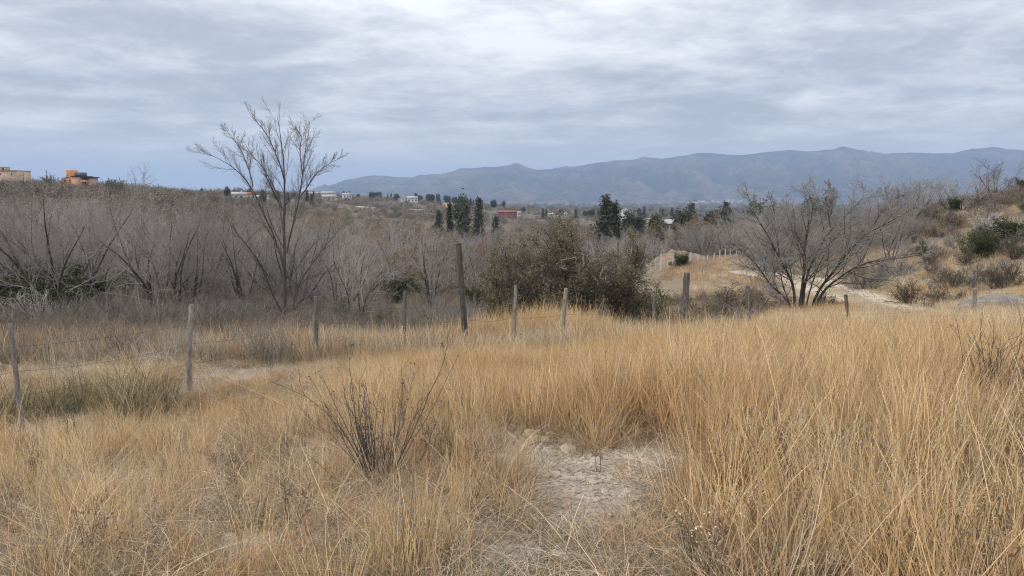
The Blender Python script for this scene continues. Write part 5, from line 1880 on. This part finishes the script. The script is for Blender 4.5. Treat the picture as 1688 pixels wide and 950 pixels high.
STEMS2 = [[rs_(295, 90), rs_(320, 230), rs_(345, 400), rs_(380, 600)], [rs_(480, 60), rs_(450, 150), rs_(480, 330), rs_(495, 450), rs_(500, 650)], [rs_(395, 190), rs_(440, 320), rs_(490, 420), rs_(500, 640)], [rs_(545, 110), rs_(540, 260), rs_(525, 400), rs_(530, 600)],
          [rs_(670, 170), rs_(600, 280), rs_(525, 380), rs_(520, 620)], [rs_(735, 190), rs_(640, 320), rs_(600, 420), rs_(575, 620)], [rs_(690, 0), rs_(735, 140), rs_(720, 300), rs_(640, 560)], [rs_(380, 310), rs_(410, 480), rs_(470, 640)], [rs_(620, 300), rs_(600, 450), rs_(560, 640)], [rs_(700, 330), rs_(660, 480), rs_(600, 660)]]
stem_plant('dark many stemmed twig shrub with dead seed heads standing in tall grass', STEMS2, 7.4, 0.0062, 72, 22, (1634, 715), 0.3, 0.9)
stem_plant('second dark twig shrub cut by the frame edge beside the many stemmed one', [[(1700, 560), (1690, 620), (1686, 680)], [(1672, 570), (1680, 630), (1684, 690)]], 7.2, 0.006, 73, 14, (1686, 722), 0.3, 0.75)
stem_plant('small dark twig plant left of the many stemmed shrub', [[rs_(220, 380), rs_(205, 500), rs_(205, 640)], [rs_(270, 540), rs_(255, 620), rs_(240, 690)]], 7.6, 0.006, 74, 5, (1556, 700), 0.2, 0.45)
stem_plant('single dark dead stalk standing on the gravel patch', [[(993, 745), (991, 775), (990, 800)]], 5.6, 0.005, 75, 1, (989, 806), 0.15, 0.2, 2)
stem_plant('dark dead stalks in the grass below the leaning left post', [[(115, 620), (118, 660), (122, 690)], [(103, 640), (108, 680)]], 8.0, 0.007, 76, 4, (122, 706), 0.25, 0.5)
stem_plant('thin dark seed stalk leaning by the grey fence post', [[(492, 592), (497, 630), (505, 665)]], 9.6, 0.004, 77, 2, (507, 690), 0.2, 0.5)


# ------------------------------------------------------------------ green clump at the left
r6 = np.random.default_rng(88)
gpts = []
for cx, cy, rx, ry, k in [(-5.7, 10.0, 1.1, 0.6, 22), (-4.9, 9.7, 0.6, 0.5, 6), (-6.7, 9.4, 0.5, 0.5, 9)]:
    q = r6.normal(0, 0.5, (k, 2)) * (rx, ry) + (cx, cy)
    gpts.append(q)
gp = np.concatenate(gpts)
gz_ = ground(gp[:, 0], gp[:, 1])
m = len(gp)
ggreen = [curly_tuft(161, 'green', 0.5, 110), curly_tuft(162, 'green', 0.42, 110)]
scatter_object('green_grass', ggreen, np.c_[gp, gz_], np.stack([r6.normal(0, .1, m), r6.normal(0, .1, m), r6.uniform(0, 6.28, m)], 1), np.stack([r6.uniform(0.9, 1.3, m)] * 2 + [r6.uniform(0.7, 1.15, m)], 1), r6.integers(0, 2, m),
               'low green leafy clump behind the leftmost fence post', 'grass')


# ------------------------------------------------------------------ stones
def stone_mat(name, a, b, scale=9.0):
    def f(n):
        tcn = n.n('ShaderNodeTexCoord')
        no = n.n('ShaderNodeTexNoise', {'Vector': (tcn, 'Object'), 'Scale': scale, 'Detail': 9.0, 'Roughness': 0.7})
        sp = n.n('ShaderNodeTexNoise', {'Vector': (tcn, 'Object'), 'Scale': scale * 5, 'Detail': 4.0})
        c = n.ramp((no, 0), [(0.3, a), (0.7, b)])
        return principled(n, c, 0.95, ((sp, 0), 0.7, 0.02), 0.15)
    return material(name, f)


M['stone'] = stone_mat('tan_stone', (0.30, 0.22, 0.12), (0.55, 0.44, 0.27))
M['rock'] = stone_mat('grey_rock', (0.12, 0.105, 0.09), (0.33, 0.295, 0.255), 5.0)
M['gravel'] = stone_mat('gravel', (0.40, 0.33, 0.26), (0.66, 0.57, 0.47), 40.0)


def stone_mesh(seed, sx, sy, sz, mat, sub=2, rough=0.16):
    import bmesh
    bm = bmesh.new()
    bmesh.ops.create_icosphere(bm, subdivisions=sub, radius=1.0)
    r = np.random.default_rng(seed)
    V = np.array([v.co[:] for v in bm.verts])
    for _ in range(9):                                 # chisel flat faces
        nrm = r.normal(size=3)
        nrm /= np.linalg.norm(nrm)
        d = V @ nrm
        cut = r.uniform(0.62, 0.9)
        V -= np.maximum(d - cut, 0)[:, None] * nrm
    V *= 1 + (fbm(V[:, 0] * 3 + seed, V[:, 1] * 3 + V[:, 2] * 2, 1.0, 4, seed % 7) - 0.5)[:, None] * rough * 2
    for v, c in zip(bm.verts, V):
        v.co = (c[0] * sx, c[1] * sy, c[2] * sz)
    me = bpy.data.meshes.new('stone')
    bm.to_mesh(me)
    bm.free()
    me.materials.append(mat)
    return me


r7 = np.random.default_rng(45)
pile = on_ground(893, 6.75)
STN = "tan stones heaped at the back of the gravel patch"
big = [(-0.10, 0.0, 0.10, 0.075, 0.06, 'largest flat tan stone on top of the small stone heap'), (-0.02, 0.06, 0.085, 0.06, 0.055, 'rounded grey tan stone at the back of the small heap'), (0.09, 0.02, 0.09, 0.07, 0.05, 'broad tan stone at the right end of the small heap')]
for i, (dx, dy, a, b, c, lab) in enumerate(big):
    x, y = pile[0] + dx, pile[1] + dy
    o = link('stone', stone_mesh(800 + i, a, b, c, M['stone']), None, (x, y, gz(x, y) + 0.05), lab, 'stone', STN)
    o.rotation_euler = (r7.normal(0, .2), r7.normal(0, .2), r7.uniform(0, 6))
sm = [stone_mesh(810 + i, 0.055, 0.045, 0.035, M['stone']) for i in range(4)]
for i in range(20):
    x, y = pile[0] + r7.normal(0, 0.15), pile[1] + r7.normal(-0.02, 0.10)
    o = link('stone', sm[i % 4], None, (x, y, gz(x, y) + r7.uniform(0.01, 0.05)), 'small tan stone in the heap behind the gravel patch', 'stone', STN)
    o.rotation_euler = tuple(r7.uniform(0, 6, 3))
    o.scale = [float(r7.uniform(0.6, 1.3))] * 3
x, y = pile[0] - 0.35, pile[1] - 0.12
link('stone', stone_mesh(830, 0.045, 0.035, 0.035, M['stone']), None, (x, y, gz(x, y) + 0.02), 'lone small tan stone lying left of the heap', 'stone')
x, y = on_ground(352, 6.7)[:2]
link('stone', stone_mesh(831, 0.05, 0.045, 0.06, M['rock']), None, (x, y, gz(x, y) + 0.04), 'pale stone showing in a gap of the rusty grass', 'stone')
p = on_ground(1690, 21.5)
link('rock', stone_mesh(832, 1.95, 1.2, 0.55, M['rock'], 4, 0.22), None, (p[0], p[1], p[2] + 0.02), 'flat grey rock outcrop behind the tall grass near the frame edge', 'rock')
p = on_ground(250, 13.4)
link('rock', stone_mesh(833, 0.62, 0.5, 0.22, M['rock'], 3, 0.2), None, (p[0], p[1], p[2] + 0.0), 'low pale rock slab in the grass left of the second fence post', 'rock')
p = on_ground(922, 18.0)
link('stone', stone_mesh(834, 0.085, 0.08, 0.085, M['stone']), None, (p[0] - 0.2, p[1] - 0.8, p[2] + 0.75), 'pale round stump end lodged under the thorn tree', 'stone')

# gravel on the bare spots
n = 52000
gx = r7.uniform(-6.8, 1.9, n)
gy = r7.uniform(3.0, 15.0, n)
near = r7.uniform(0, 1, n) < 0.62
gx = np.where(near, r7.uniform(-0.6, 1.7, n), gx)
gy = np.where(near, r7.uniform(3.1, 7.2, n), gy)
bm_ = bare_mask(gx, gy)
ok = r7.uniform(0, 1, n) < bm_ * (0.25 + 0.75 * sstep(0.35, 0.6, fbm(gx, gy, 0.5, 3, 71)))
gx, gy = gx[ok], gy[ok]
m = len(gx)
gs = np.exp(r7.normal(-0.15, 0.6, m))
scatter_object('gravel', [stone_mesh(840 + i, 0.015, 0.012, 0.008, M['gravel'], 1) for i in range(4)], np.c_[gx, gy, ground(gx, gy) + 0.003], r7.uniform(0, 6.28, (m, 3)) * np.array([0.08, 0.08, 1]), np.stack([gs, gs, gs * r7.uniform(0.6, 1, m)], 1), r7.integers(0, 4, m),
               'pale gravel and stone chips on the bare patches', 'gravel')

# ------------------------------------------------------------------ haze
def haze():
    g = Geo().box((-21500, -21500, -80.0), (21500, 21500, 625.0))
    m = bpy.data.materials.new('haze')
    m.use_nodes = True
    nn = Nodes(m.node_tree)
    v = nn.n('ShaderNodeVolumePrincipled', {'Color': (0.54, 0.715, 1.0, 1.0), 'Density': 1.15e-4, 'Anisotropy': 0.2})
    out = nn.n('ShaderNodeOutputMaterial')
    m.node_tree.links.new(v.outputs[0], out.inputs['Volume'])
    link('haze', g.mesh('haze', [m], False, False), kind='stuff', label='thin blue haze filling the valley air', cat='haze')


haze()
